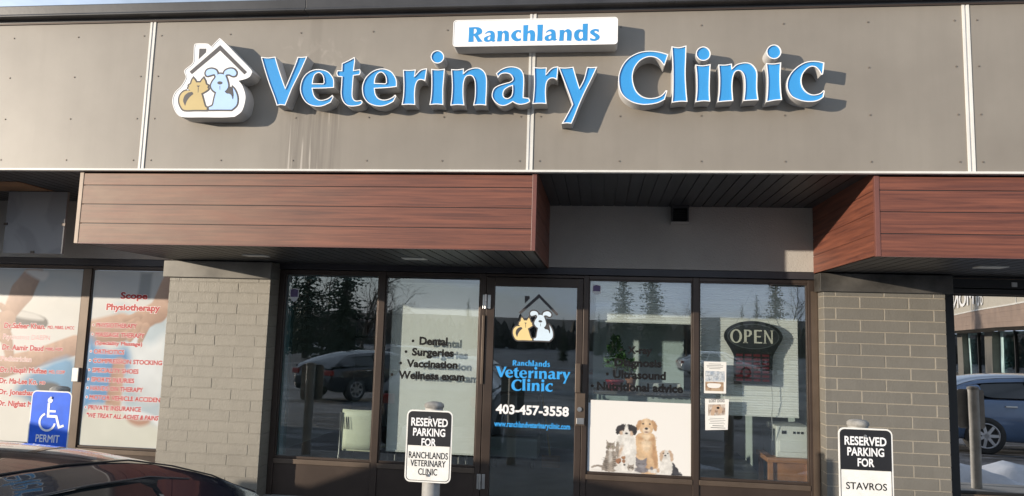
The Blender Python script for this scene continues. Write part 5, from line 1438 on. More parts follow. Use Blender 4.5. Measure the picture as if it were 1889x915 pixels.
def plant(label, x, y, z0, pot_mat, pr, ph, hgt, spread, n, seed, low=False):
    t = thing('potted_plant', label, 'plant', (x, y, z0))
    part('pot', MB().lathe(x, y, [(pr * 0.7, z0), (pr * 0.72, z0 + 0.01), (pr, z0 + ph * 0.8), (pr * 1.1, z0 + ph * 0.82), (pr * 1.1, z0 + ph), (pr * 0.95, z0 + ph), (pr * 0.9, z0 + ph * 0.9), (0.001, z0 + ph * 0.88)], 20), M[pot_mat], t)
    rnd = random.Random(seed)
    m, st = MB(), MB()
    for k in range(n):
        a = rnd.uniform(0, 6.28); hh = hgt * rnd.uniform(0.25, 1.0)
        rr = spread * (1 - (hh / hgt) ** 1.6) * rnd.uniform(0.2, 1.0) + 0.01
        bx, by, bz = x + rr * math.cos(a), y + rr * math.sin(a), z0 + ph + hh
        L_ = rnd.uniform(0.025, 0.055); w = L_ * 0.28
        d = Vector((math.cos(a) * rnd.uniform(0.2, 1), math.sin(a) * rnd.uniform(0.2, 1), rnd.uniform(0.1, 1.0))).normalized()
        s_ = d.cross(Vector((rnd.uniform(-1, 1), rnd.uniform(-1, 1), 0.4))).normalized()
        p = Vector((bx, by, bz))
        m.add([p, p + d * L_ * 0.5 + s_ * w, p + d * L_, p + d * L_ * 0.5 - s_ * w], [(0, 1, 2, 3)])
    for k in range(6):
        a = k * 1.05
        st.tube([(x, y, z0 + ph * 0.85), (x + 0.3 * spread * math.cos(a), y + 0.3 * spread * math.sin(a), z0 + ph + hgt * 0.6)], 0.004, 5)
    part('foliage', m, M['leaf'], t); part('stem', st, M['bark'], t)
t = thing('counter', 'narrow dark counter below the plants, behind the pet poster', 'counter', (4.45, 0.8, 0))
part('counter_top', MB().box(4.03, 5.0, 0.52, 1.0, 1.045, 1.075), M['inner_floor'], t, 0.004)
part('counter_base', MB().box(4.06, 4.97, 0.60, 0.98, 0.004, 1.044), M['inner_wall'], t)
plant('bushy upright green plant in a red pot behind the third window', 4.245, 0.72, 1.0755, 'pot_red', 0.085, 0.10, 0.42, 0.115, 520, 5)
plant('sparse small plant in a terracotta pot beside the bushy plant', 4.40, 0.72, 1.0755, 'terracotta', 0.052, 0.13, 0.16, 0.06, 60, 8)
t = thing('desk_screen', 'grey boxy equipment panel on the counter right of the plants', 'equipment', (4.72, 0.85, 1.076))
part('case', MB().box(4.50, 4.90, 0.82, 0.95, 1.076, 1.15), M['appliance'], t, 0.008)
part('grille', MB().box(4.53, 4.87, 0.816, 0.819, 1.09, 1.11), M['appliance_g'], t)

t = thing('printer_stand', 'orange wooden stand under the white printer at the right pane', 'stand', (5.83, 0.5, 0))
for x, y in ((5.66, 0.40), (5.995, 0.40), (5.66, 0.80), (5.995, 0.80)):
    part('leg', MB().box(x - 0.022, x + 0.022, y - 0.022, y + 0.022, 0.004, 0.5), M['oak'], t, 0.003)
part('stand_top', MB().box(5.625, 6.03, 0.365, 0.85, 0.501, 0.545), M['oak'], t, 0.004)
part('shelf', MB().box(5.685, 5.97, 0.42, 0.80, 0.15, 0.18), M['oak'], t)
part('stand_front', MB().box(5.6825, 5.972, 0.41, 0.425, 0.2, 0.5), M['oak'], t)
t = thing('printer', 'off white printer on the orange wooden stand at the right pane', 'printer', (5.86, 0.6, 0.546))
part('case', MB().box(5.71, 6.025, 0.38, 0.80, 0.546, 0.83), M['appliance'], t, 0.012)
part('tray', MB().box(5.735, 6.02, 0.365, 0.379, 0.60, 0.70), M['appliance'], t, 0.004)
m = MB()
for k in range(3): m.box(5.86 + k * 0.035, 5.88 + k * 0.035, 0.374, 0.3795, 0.765, 0.785)
part('button', m.box(5.76, 5.80, 0.375, 0.3795, 0.76, 0.79), M['black'], t)
part('paper_guide', MB().box(5.665, 5.705, 0.40, 0.75, 0.56, 0.80), M['glass_far'], t, 0.004)

t = thing('file_cart', 'white metal cart on castors behind the door glass', 'cart', (3.10, 2.4, 0))
part('case', MB().box(2.80, 3.37, 2.2, 2.7, 0.13, 0.36), M['appliance'], t, 0.008)
part('case_top', MB().box(2.80, 3.37, 2.2, 2.7, 0.38, 0.86), M['appliance_g'], t, 0.008)
for x in (2.86, 3.31):
    part('castor', MB().lathe(x, 2.26, [(0.001, 0.0), (0.03, 0.005), (0.035, 0.06), (0.015, 0.08), (0.012, 0.13)], 12), M['black'], t)
t = thing('broom', 'yellow broom handle leaning in the dark room behind the door', 'broom', (3.5, 2.4, 0))
part('handle', MB().tube([(3.37, 2.5, 1.0), (3.52, 2.3, 0.16)], 0.014, 8), simple('yellow_handle', (0.45, 0.30, 0.03), 0.5), t)
part('broom_head', MB().box(3.42, 3.64, 2.26, 2.32, 0.02, 0.16), M['oak'], t, 0.01)
t = thing('reception_desk', 'pale reception desk across the room behind the door', 'desk', (3.6, 4.0, 0))
part('desk_front', MB().box(2.2, 5.2, 3.95, 4.0, 0.004, 1.05), M['inner_wall'], t)
part('desk_top', MB().box(2.15, 5.25, 3.88, 4.5, 1.051, 1.09), M['oak'], t, 0.004)

# blank grey panel hung on the stucco at the left
t = thing('blank_panel', 'blank patchy grey panel hanging below the dark soffit above the physiotherapy window', 'panel', (-1.27, -0.39, 2.22))
def panel_mat():
    m, nt, p = new_mat('patchy_grey_panel')
    f = ramp(nt, noise_fac(nt, pos_coord(nt), 2.6, 3, 0.4, 1.0), 0.48, 0.56)
    nt.links.new(mixc(nt, f, (0.235, 0.235, 0.24), (0.29, 0.29, 0.295)), p.inputs['Base Color'])
    p.inputs['Roughness'].default_value = 0.5
    return m
part('sheet', MB().box(-1.585, -0.968, -0.400, -0.372, 2.220, 2.8155), panel_mat(), t, 0.003)
for x, z in ((-1.578, 2.50), (-0.975, 2.50), (-1.27, 2.232)):
    part('clip', MB().box(x - 0.018, x + 0.018, -0.409, -0.4005, z - 0.012, z + 0.012), M['bronze'], t)

# ---------------------------------------------------------------- cars
def car(label, loc, rotz, paint, prof, name='parked_car', group=None):
    """prof: length, half width, stations [(x, top z at centre, top z at crest, half width, crest half width, bottom z)], cabin
    local x runs from tail (0) to nose (length); ground at local z = 0"""
    t = thing(name, label, 'car', loc, rotz, group)
    st = prof['stations']
    m = MB()
    rows = []
    for x, zc, zr, w, cw, zb in st:
        zm = zb + (zr - zb) * 0.55
        half = [(0, zc), (cw * 0.45, zc - (zc - zr) * 0.18), (cw * 0.86, zr - 0.002 + (zc - zr) * 0.05), (cw, zr), (cw + (w - cw) * 0.55, zr - 0.035), (w - 0.012, zr - 0.13), (w, zm), (w * 0.985, zm - (zm - zb) * 0.45), (w * 0.955, zb + 0.02), (w * 0.86, zb)]
        ring = [(x, -y, z) for y, z in half[::-1]] + [(x, y, z) for y, z in half[1:]]
        rows.append(ring)
    n = len(rows[0])
    v = [p for r_ in rows for p in r_]
    f = [(j * n + i, j * n + i + 1, (j + 1) * n + i + 1, (j + 1) * n + i) for j in range(len(rows) - 1) for i in range(n - 1)]
    b0 = len(v)
    m.add(v, f, 0, True)
    m.add(rows[0], [tuple(range(n))], 0, True); m.add(rows[-1], [tuple(range(n - 1, -1, -1))], 0, True)
    part('body', m, paint, t, local=True, subsurf=2)
    # cabin: roof shell with glazing set slightly proud
    c = prof['cabin']     # list of (x_bottom, x_top) for rear, front plus heights
    xr0, xr1, xf1, xf0, zb, zt, wb, wt = c
    def cp(u, s_, h):     # u 0..1 along, s_ -1..1 across, h 0..1 height
        xa = xr0 + (xr1 - xr0) * h; xb = xf0 + (xf1 - xf0) * h
        w = wb + (wt - wb) * h
        endw = 1 - 0.10 * (abs(u - 0.5) * 2) ** 4
        return (xa + (xb - xa) * u, s_ * w * endw, zb + (zt - zb) * h)
    m = MB()
    NU, NH = 12, 5
    for s_ in (-1, 1):
        v = [cp(i / NU, s_, j / NH) for j in range(NH + 1) for i in range(NU + 1)]
        m.add(v, [(j * (NU + 1) + i, j * (NU + 1) + i + 1, (j + 1) * (NU + 1) + i + 1, (j + 1) * (NU + 1) + i) for j in range(NH) for i in range(NU)], 0, True)
    NS = 8
    def roofp(u, q):
        p = cp(u, q, 1.0); return (p[0], p[1], p[2] + 0.055 * (1 - q * q) * (0.55 + 0.45 * (1 - (2 * u - 1) ** 2)))
    v = [roofp(i / NU, -1 + 2 * k / NS) for k in range(NS + 1) for i in range(NU + 1)]
    m.add(v, [(k * (NU + 1) + i, k * (NU + 1) + i + 1, (k + 1) * (NU + 1) + i + 1, (k + 1) * (NU + 1) + i) for k in range(NS) for i in range(NU)], 0, True)
    for u in (0.0, 1.0):
        v = []
        for j in range(NH + 1):
            for k in range(NS + 1):
                q = -1 + 2 * k / NS
                if j == NH: v.append(roofp(u, q))
                else:
                    p = cp(u, q, j / NH); v.append((p[0] + (0.10 if u > 0.5 else -0.06) * (1 - q * q) * (1 - j / NH), p[1], p[2]))
        m.add(v, [(j * (NS + 1) + k, j * (NS + 1) + k + 1, (j + 1) * (NS + 1) + k + 1, (j + 1) * (NS + 1) + k) for j in range(NH) for k in range(NS)], 0, True)
    part('cabin', m, paint, t, local=True)
    for s_ in (-1, 1):
        for u0, u1, uu0, uu1 in ((0.10, 0.325, 0.13, 0.325), (0.36, 0.615, 0.36, 0.615), (0.655, 0.93, 0.655, 0.90)):
            q = [cp(u0, s_ * 1.012, 0.10), cp(u1, s_ * 1.012, 0.10), cp(uu1, s_ * 1.012, 0.86), cp(uu0, s_ * 1.012, 0.86)]
            part('side_window', MB().add(q, [(0, 1, 2, 3)]), M['car_glass'], t, local=True)
        m = MB()
        xm = xf0 - (xf0 - xf1) * 0.3
        m.box(xm - 0.12, xm + 0.02, min(s_ * (wb + 0.01), s_ * (wb + 0.20)), max(s_ * (wb + 0.01), s_ * (wb + 0.20)), zb + 0.06, zb + 0.20)
        part('wing_mirror', m, paint, t, 0.03, local=True)
        for xh in (xr0 + (xf0 - xr0) * 0.30, xr0 + (xf0 - xr0) * 0.58):
            m = MB().box(xh - 0.09, xh + 0.09, min(s_ * (wb + 0.05), s_ * (wb + 0.10)), max(s_ * (wb + 0.05), s_ * (wb + 0.10)), zb - 0.13, zb - 0.10)
            part('door_handle', m, M['steel'], t, 0.008, local=True)
    for u, du, nm in ((0.0, -0.012, 'rear_window'), (1.0, 0.012, 'windscreen')):
        v = []
        for j in range(5):
            for k in range(9):
                q = (-1 + 2 * k / 8) * 0.88; h = 0.08 + 0.84 * j / 4
                p = cp(u, q, h); v.append((p[0] + du + (0.10 if u > 0.5 else -0.06) * (1 - q * q) * (1 - h), p[1], p[2]))
        part(nm, MB().add(v, [(j * 9 + k, j * 9 + k + 1, (j + 1) * 9 + k + 1, (j + 1) * 9 + k) for j in range(4) for k in range(8)], 0, True), M['car_glass'], t, local=True)
    wr = prof.get('wheel', 0.33); hw = prof['hw']
    for x in prof['axles']:
        for s_ in (-1, 1):
            wroot = bpy.data.objects.new('wheel', None); COL.objects.link(wroot); wroot.parent = t; wroot.location = (x, s_ * (hw - 0.10), wr)
            WLOC[wroot.name] = Vector((0, 0, 0))
            def ring(rad, y): return [(rad * math.cos(2 * math.pi * k / 28), y, rad * math.sin(2 * math.pi * k / 28)) for k in range(28)]
            def lat(prf, mi=0):
                mm = MB(); v = [p for r_, y in prf for p in ring(r_, y)]
                mm.add(v, [(i * 28 + k, i * 28 + (k + 1) % 28, (i + 1) * 28 + (k + 1) % 28, (i + 1) * 28 + k) for i in range(len(prf) - 1) for k in range(28)], mi, True)
                return mm
            part('tyre', lat([(wr * 0.64, -0.10), (wr * 0.95, -0.10), (wr, -0.07), (wr, 0.07), (wr * 0.95, 0.112), (wr * 0.64, 0.114)]) if s_ > 0 else lat([(wr * 0.64, 0.10), (wr * 0.95, 0.10), (wr, 0.07), (wr, -0.07), (wr * 0.95, -0.112), (wr * 0.64, -0.114)]), M['tyre'], wroot, local=True)
            mm = MB()
            for k in range(5):
                a = k * 2 * math.pi / 5
                ca, sa = math.cos(a), math.sin(a)
                w = 0.045
                q = [(-w * sa + 0.03 * ca, w * ca + 0.03 * sa), (w * sa + 0.03 * ca, -w * ca + 0.03 * sa), (wr * 0.62 * ca + w * 0.7 * sa, wr * 0.62 * sa - w * 0.7 * ca), (wr * 0.62 * ca - w * 0.7 * sa, wr * 0.62 * sa + w * 0.7 * ca)]
                y_ = s_ * 0.105
                mm.add([(p[0], y_, p[1]) for p in q] + [(p[0], y_ - s_ * 0.03, p[1]) for p in q], [(0, 1, 2, 3), (4, 5, 6, 7), (0, 1, 5, 4), (1, 2, 6, 5), (2, 3, 7, 6), (3, 0, 4, 7)])
            part('rim', mm, M['rim'], wroot, local=True)
            # dark wheel well ring just outside the body side
            mm = MB(); y_ = s_ * (hw - 0.005)
    L_ = prof['length']
    for s_ in (-1, 1):
        z = prof['lamp_z']
        part('tail_light', MB().box(-0.012, 0.10, min(s_ * hw * 0.62, s_ * hw * 0.93), max(s_ * hw * 0.62, s_ * hw * 0.93), z + 0.05, z + 0.20), M['lamp_red'], t, 0.02, local=True)
        part('headlight', MB().box(L_ - 0.30, L_ - 0.10, min(s_ * hw * 0.55, s_ * hw * 0.86), max(s_ * hw * 0.55, s_ * hw * 0.86), z - 0.08, z + 0.04), M['lamp_clear'], t, 0.03, local=True)
    return t

suv = dict(length=4.6, hw=0.93, wheel=0.35, axles=(0.85, 3.62), lamp_z=0.72,
    stations=[(0.0, 0.78, 0.76, 0.74, 0.62, 0.42), (0.06, 1.00, 0.98, 0.86, 0.74, 0.34), (0.25, 1.06, 1.04, 0.91, 0.80, 0.28), (0.9, 1.07, 1.05, 0.93, 0.83, 0.25),
              (2.0, 1.06, 1.04, 0.93, 0.84, 0.24), (2.9, 1.08, 1.05, 0.93, 0.84, 0.25), (3.35, 1.09, 1.045, 0.93, 0.83, 0.26), (3.8, 1.04, 0.99, 0.92, 0.80, 0.28), (4.2, 0.97, 0.915, 0.89, 0.76, 0.30), (4.42, 0.86, 0.81, 0.82, 0.68, 0.32), (4.56, 0.70, 0.66, 0.72, 0.58, 0.36), (4.6, 0.58, 0.55, 0.66, 0.52, 0.40)],
    cabin=(0.10, 0.55, 2.75, 3.45, 1.03, 1.62, 0.84, 0.66))
sedan = dict(length=4.5, hw=0.88, wheel=0.32, axles=(0.95, 3.60), lamp_z=0.66,
    stations=[(0.0, 0.70, 0.68, 0.68, 0.56, 0.42), (0.06, 0.92, 0.90, 0.80, 0.68, 0.32), (0.3, 0.99, 0.96, 0.86, 0.74, 0.26), (0.9, 0.98, 0.95, 0.88, 0.78, 0.22), (2.0, 0.94, 0.92, 0.88, 0.80, 0.20),
              (3.0, 0.94, 0.91, 0.88, 0.79, 0.21), (3.5, 0.91, 0.87, 0.87, 0.77, 0.22), (4.0, 0.83, 0.79, 0.84, 0.72, 0.24), (4.3, 0.74, 0.70, 0.76, 0.64, 0.26), (4.46, 0.62, 0.59, 0.68, 0.54, 0.30), (4.5, 0.54, 0.52, 0.62, 0.48, 0.34)],
    cabin=(0.25, 1.15, 2.55, 3.50, 0.91, 1.40, 0.79, 0.58))

def near_car(label, loc, rotz, paint='paint_navy', sunroof=True):
    """hatchback backed towards the shops; local x runs from the tail (0) to the nose"""
    t = thing('parked_car', label, 'car', loc, rotz)
    # roof and glasshouse: stations (x, roof centre, rail height, rail half width)
    st = [(0.05, 0.915, 0.875, 0.76), (0.12, 0.965, 0.92, 0.775), (0.21, 1.035, 0.982, 0.765), (0.34, 1.092, 1.037, 0.725), (0.47, 1.152, 1.1, 0.685), (0.65, 1.216, 1.166, 0.605), (0.87, 1.281, 1.222, 0.555), (1.2, 1.325, 1.258, 0.535), (1.58, 1.353, 1.282, 0.53), (2.1, 1.358, 1.29, 0.53), (2.6, 1.325, 1.262, 0.535), (2.95, 1.235, 1.18, 0.545), (3.3, 1.1, 1.05, 0.57), (3.6, 0.97, 0.94, 0.62)]
    belt = lambda x: (0.845, 0.93 + 0.02 * math.sin(x))
    m = MB(); NW = 12
    v = []
    for x, zc, zr, rw in st:
        for k in range(NW + 1):
            q = -1 + 2 * k / NW
            v.append((x, q * rw, zc - (zc - zr) * (abs(q) ** 2.4)))
    m.add(v, [(i * (NW + 1) + k, i * (NW + 1) + k + 1, (i + 1) * (NW + 1) + k + 1, (i + 1) * (NW + 1) + k) for i in range(len(st) - 1) for k in range(NW)], 0, True)
    part('roof', m, M[paint], t, local=True, subsurf=1)
    for s_ in (-1, 1):
        def side(x, zr, rw, h):           # h 0 rail, 1 belt
            bw, bz = belt(x)
            bw = min(bw, 0.74 + 0.25 * x) if x < 0.6 else bw
            return (x, s_ * (rw + (bw - rw) * (h ** 0.85)), zr + (bz - zr) * h)
        m = MB(); v = []
        hs = (0, 0.06, 0.12, 0.19)
        for x, zc, zr, rw in st:
            for h in hs: v.append(side(x, zr, rw, h))
        n = len(hs)
        m.add(v, [(i * n + k, i * n + k + 1, (i + 1) * n + k + 1, (i + 1) * n + k) for i in range(len(st) - 1) for k in range(n - 1)], 0, True)
        # rear and front pillars down to the belt
        for sel in ((0, 6), (10, 13)):
            v = []
            for x, zc, zr, rw in st[sel[0]:sel[1] + 1]:
                for h in (0.19, 0.4, 0.7, 1.0): v.append(side(x, zr, rw, h))
            m.add(v, [(i * 4 + k, i * 4 + k + 1, (i + 1) * 4 + k + 1, (i + 1) * 4 + k) for i in range(sel[1] - sel[0]) for k in range(3)], 0, True)
        part('door_frame', m, M[paint], t, local=True, subsurf=1)
        v = []
        for x, zc, zr, rw in st[6:11]:
            for h in (0.195, 0.45, 0.7, 0.985):
                p = side(x, zr, rw, h); v.append((p[0], p[1] - s_ * 0.012, p[2] - 0.003))
        m = MB().add(v, [(i * 4 + k, i * 4 + k + 1, (i + 1) * 4 + k + 1, (i + 1) * 4 + k) for i in range(4) for k in range(3)], 0, True)
        part('side_window', m, M['car_glass'], t, local=True, subsurf=1)
        tr = []
        for x, zc, zr, rw in st[5:12]:
            p = side(x, zr, rw, 0.185); tr.append((p[0], p[1] + s_ * 0.004, p[2]))
        part('window_trim', MB().tube(tr, 0.003, 6), M['rubber'], t, local=True)
        dd = []
        for x, zc, zr, rw in st[2:12]: dd.append((x, s_ * (rw - 0.018), zr + 0.006))
        part('roof_moulding', MB().tube(dd, 0.0035, 6), M['black'], t, local=True)
    if sunroof:
        # glass roof panel with a dark seal
        v = []
        for x in (0.98, 1.2, 1.45, 1.7):
            for k in range(7):
                q = (-1 + 2 * k / 6) * 0.66
                zc = 1.281 + (x - 0.87) * 0.150 - 0.070 * (x - 0.87) ** 2; zr = zc - 0.066
                v.append((x, q * 0.53, zc - (zc - zr) * abs(q) ** 2.4 + 0.0075))
        part('sunroof', MB().add(v, [(j * 7 + k, j * 7 + k + 1, (j + 1) * 7 + k + 1, (j + 1) * 7 + k) for j in range(3) for k in range(6)], 0, True), M['car_glass'], t, local=True)

    # lower body
    bs = [(0.0, 0.66, 0.64, 0.72, 0.62, 0.42), (0.04, 0.86, 0.85, 0.80, 0.70, 0.32), (0.15, 0.925, 0.915, 0.86, 0.76, 0.26), (0.8, 0.94, 0.93, 0.895, 0.84, 0.22), (2.0, 0.945, 0.935, 0.90, 0.845, 0.20), (3.2, 0.955, 0.935, 0.90, 0.82, 0.21),
          (3.6, 0.94, 0.90, 0.89, 0.78, 0.22), (4.0, 0.86, 0.82, 0.86, 0.73, 0.24), (4.25, 0.76, 0.72, 0.78, 0.65, 0.26), (4.36, 0.62, 0.59, 0.68, 0.54, 0.30), (4.4, 0.52, 0.50, 0.60, 0.46, 0.34)]
    m = MB(); rows = []
    for x, zc, zr, w, cw, zb in bs:
        zm = zb + (zr - zb) * 0.55
        half = [(0, zc), (cw * 0.5, zc - (zc - zr) * 0.2), (cw, zr), (cw + (w - cw) * 0.6, zr - 0.03), (w - 0.01, zr - 0.12), (w, zm), (w * 0.985, zm - (zm - zb) * 0.45), (w * 0.95, zb + 0.02), (w * 0.86, zb)]
        rows.append([(x, -y, z) for y, z in half[::-1]] + [(x, y, z) for y, z in half[1:]])
    n = len(rows[0])
    m.add([p for r_ in rows for p in r_], [(j * n + i, j * n + i + 1, (j + 1) * n + i + 1, (j + 1) * n + i) for j in range(len(rows) - 1) for i in range(n - 1)], 0, True)
    m.add(rows[0], [tuple(range(n))], 0, True); m.add(rows[-1], [tuple(range(n - 1, -1, -1))], 0, True)
    part('body', m, M[paint], t, local=True, subsurf=2)
    for x in (0.85, 3.5):
        for s_ in (-1, 1):
            y_ = s_ * 0.80
            ring = lambda rad, y: [(x + rad * math.cos(2 * math.pi * k / 28), y, 0.32 + rad * math.sin(2 * math.pi * k / 28)) for k in range(28)]
            pr = [(0.02, y_ + s_ * 0.09), (0.20, y_ + s_ * 0.095), (0.21, y_ + s_ * 0.11), (0.30, y_ + s_ * 0.108), (0.32, y_ + s_ * 0.07), (0.32, y_ - s_ * 0.08), (0.2, y_ - s_ * 0.1)]
            m = MB().add([p for r_, y in pr for p in ring(r_, y)], [(i * 28 + k, i * 28 + (k + 1) % 28, (i + 1) * 28 + (k + 1) % 28, (i + 1) * 28 + k) for i in range(6) for k in range(28)], 0, True)
            wh = part('wheel', m, M['tyre'], t, local=True)
            m = MB()
            for k in range(7):
                a_ = k * 2 * math.pi / 7; ca, sa = math.cos(a_), math.sin(a_); w = 0.028; yo = y_ + s_ * 0.113
                q = [(-w * sa, w * ca), (w * sa, -w * ca), (0.205 * ca + w * 0.8 * sa, 0.205 * sa - w * 0.8 * ca), (0.205 * ca - w * 0.8 * sa, 0.205 * sa + w * 0.8 * ca)]
                m.add([(x + p[0], yo, 0.32 + p[1]) for p in q] + [(x + p[0], yo - s_ * 0.02, 0.32 + p[1]) for p in q], [(0, 1, 2, 3), (4, 5, 6, 7), (0, 1, 5, 4), (1, 2, 6, 5), (2, 3, 7, 6), (3, 0, 4, 7)])
            v = [p for r_, yy in ((0.215, y_ + s_ * 0.095), (0.215, y_ + s_ * 0.118), (0.195, y_ + s_ * 0.118), (0.190, y_ + s_ * 0.09)) for p in ring(r_, yy)]
            m.add(v, [(i * 28 + k, i * 28 + (k + 1) % 28, (i + 1) * 28 + (k + 1) % 28, (i + 1) * 28 + k) for i in range(3) for k in range(28)], 0, True)
            part('rim', m, M['rim'], wh, local=True)
    for s_ in (-1, 1):
        part('tail_light', MB().box(-0.01, 0.12, min(s_ * 0.55, s_ * 0.84), max(s_ * 0.55, s_ * 0.84), 0.70, 0.84), M['lamp_red'], t, 0.02, local=True)
    for s_ in (-1, 1):
        part('wing_mirror', MB().box(2.80, 2.98, min(s_ * 0.86, s_ * 1.03), max(s_ * 0.86, s_ * 1.03), 0.95, 1.07), M['black'], t, 0.03, local=True)
        for xh in (1.25, 2.2):
            part('door_handle', MB().box(xh - 0.09, xh + 0.09, min(s_ * 0.86, s_ * 0.915), max(s_ * 0.86, s_ * 0.915), 0.80, 0.83), M['steel'], t, 0.008, local=True)
        for xa in (1.62,):
            part('window_pillar', MB().add([(xa - 0.03, s_ * 0.60, 1.27), (xa + 0.03, s_ * 0.60, 1.27), (xa + 0.05, s_ * 0.853, 0.945), (xa - 0.04, s_ * 0.853, 0.945)], [(0, 1, 2, 3)]), M['black'], t, local=True)
    return t

# the dark car in the foreground, its tail towards the shops
M['rubber'] = simple('dark_window_seal', (0.10, 0.10, 0.10), 0.3, 0.4)
near_car('glossy dark navy car close to the camera at the lower left', (1.75, -3.20, -0.15), R(-90), 'paint_navy', False)
# second car further left: only its shadow on the brick shows
car('silver crossover parked left of the dark car, its shadow falling on the beige bricks', (-3.7, -2.55 - 4.6, -0.15), R(90), M['paint_silver'], suv)
# cars that show as reflections
def vpos(u, d):
    th = math.atan((u - 944.5) / 1364.0) - R(6.83)
    return 4.077 + math.tan(th) * d, -(d - 6.803) + 0.44
def on_lot(x, y, dz=0.0): return (x, y, lot_z(x, y) + dz)
x, y = vpos(585, 19.5); near_car('dark hatchback reflected in the first clinic window', on_lot(x, y), R(-58), 'paint_navy', False)
x, y = vpos(735, 33); car('dark car reflected behind the dark hatchback', on_lot(x - 1, y), R(8), M['paint_navy'], sedan)
near_car('blue sedan reflected in the far right window', on_lot(9.75, -7.2), R(3), 'paint_blue', False)
x, y = vpos(1255, 44); car('white car far across the lot, reflected above the pet poster', on_lot(x, y), R(-6), M['paint_white'], sedan)

# ---------------------------------------------------------------- trees across the lot
def spruce_mesh(seed, H=10.0, base_r=1.75):
    rnd = random.Random(seed)
    m, tr = MB(), MB()
    tr.tube([(0, 0, -0.3), (0, 0, H * 0.5), (0, 0, H * 0.98)], [0.16, 0.09, 0.015], 7)
    NB = 430
    for b in range(NB):
        q0 = (b + rnd.random()) / NB
        z = 0.5 + (H - 0.55) * (1 - (1 - q0) ** 0.62)
        k = 1 - z / H
        rad = base_r * (k ** 0.85) * rnd.uniform(0.45, 1.15) * (0.8 + 0.35 * noise.noise(Vector((b * 0.05, seed, z)))) + 0.06
        a = rnd.uniform(0, 6.28)
        ca, sa = math.cos(a), math.sin(a)
        droop = rnd.uniform(0.15, 0.5) * (0.35 + k)
        seg = max(2, int(rad / 0.17))
        for s_ in range(seg):
            q = (s_ + rnd.uniform(0.1, 0.9)) / seg
            r_ = rad * q
            px, py, pz = ca * r_, sa * r_, z - droop * r_ + 0.16 * q * q * rad
            w = 0.07 + 0.16 * (1 - q) * k + 0.03
            l2 = rnd.uniform(0.16, 0.36) * (0.5 + 0.6 * k)
            aa = a + rnd.choice((-1, 1)) * rnd.uniform(0.2, 1.2)
            dx, dy = math.cos(aa), math.sin(aa)
            dz = rnd.uniform(-0.6, 0.15)
            m.add([(px - dy * w * 0.3, py + dx * w * 0.3, pz), (px + dx * l2, py + dy * l2, pz + dz * l2), (px + dy * w * 0.3, py - dx * w * 0.3, pz), (px + dx * l2 * 0.5, py + dy * l2 * 0.5, pz - w * 0.9)], [(0, 1, 2), (0, 3, 1), (2, 1, 3)])
    return m, tr
def bare_mesh(seed, H=9.0):
    rnd = random.Random(seed)
    m, tr = MB(), MB()
    def grow(p, d, L_, rad, lvl, mb):
        pts = [p]; q = p; dd = d
        for i in range(3):
            dd = (dd + Vector((rnd.uniform(-1, 1), rnd.uniform(-1, 1), rnd.uniform(-0.3, 0.7))) * 0.16).normalized()
            q = q + dd * L_ / 3; pts.append(q)
        mb.tube(pts, [rad, rad * 0.85, rad * 0.7, rad * 0.5], 5 if lvl < 2 else 3, 0, True, False)
        if lvl >= 4: return
        nb = (5, 5, 4, 4)[lvl]
        for i in range(nb):
            s_ = pts[1 + (i % 3)]
            a = rnd.uniform(0, 6.28); tilt = rnd.uniform(0.35, 0.95)
            side = dd.cross(Vector((math.cos(a), math.sin(a), 0.2))).normalized()
            grow(s_, (dd * math.cos(tilt) + side * math.sin(tilt)).normalized(), L_ * rnd.uniform(0.5, 0.75), max(rad * 0.5, 0.008), lvl + 1, m)
    grow(Vector((0, 0, -0.3)), Vector((0, 0, 1)), H * 0.42, 0.13, 0, tr)
    return m, tr

sp_protos, ba_protos = [], []
spr = [(572, 50, 11.5, 1.25, 'tall dense dark spruce reflected at the left of the first clinic window'), (640, 48, 12.5, 1.1, 'tallest dark spruce reflected right of another tall spruce in the first clinic window'),
       (868, 82, 6.0, 1.0, 'small far spruce reflected at the right of the second window'), (1044, 60, 3.6, 0.9, 'small pointed spruce reflected beside the dog on the door glass'),
       (905, 70, 4.2, 1.0, 'small spruce reflected at the left of the door glass'), (1153, 56, 9.2, 1.1, 'broad spruce reflected above the bushy potted plant'),
       (1205, 54, 10.2, 1.05, 'broad spruce reflected at the right of the third window'), (1108, 80, 4.6, 0.9, 'little spruce reflected at the left of the third window'),
       (1432, 50, 9.0, 0.9, 'tall spruce reflected above the OPEN sign'), (1372, 90, 6.5, 1.0, 'far narrow spruce reflected inside the OPEN sign'),
       (1400, 88, 7.5, 1.0, 'far spruce reflected at the right part of the OPEN sign'), (548, 60, 9.0, 1.0, 'spruce half hidden by the first window frame in reflection')]
for i, (u, d, H, w, lb) in enumerate(spr):
    x, y = vpos(u, d)
    if len(sp_protos) < 3:
        t = thing('spruce_tree', lb, 'tree', on_lot(x, y), random.uniform(0, 6), 'spruces across the parking lot')
        m, tr = spruce_mesh(20 + i)
        part('crown', m, M['needles'], t, local=True); part('trunk', tr, M['bark'], t, local=True)
        sp_protos.append(t)
    else:
        t = copy_thing(sp_protos[i % 3], on_lot(x, y), random.uniform(0, 6), lb)
    t.scale = (H / 10 * w if H > 8 else H / 9, H / 10 * w if H > 8 else H / 9, H / 10)
bar_ = [(676, 52, 9.5, 'bare grey tree reflected right of the tallest spruce in the first window'), (700, 60, 9.0, 'bare tree reflected behind the first window mullion'), (598, 58, 10.5, 'bare tree reflected between the two tall spruces'),
        (735, 76, 7.0, 'thin bare tree reflected at the left of the second window'), (1268, 78, 8.0, 'bare branching tree reflected at the right of the third window'),
        (1455, 62, 9.0, 'bare tree reflected at the right end of the last pane')]
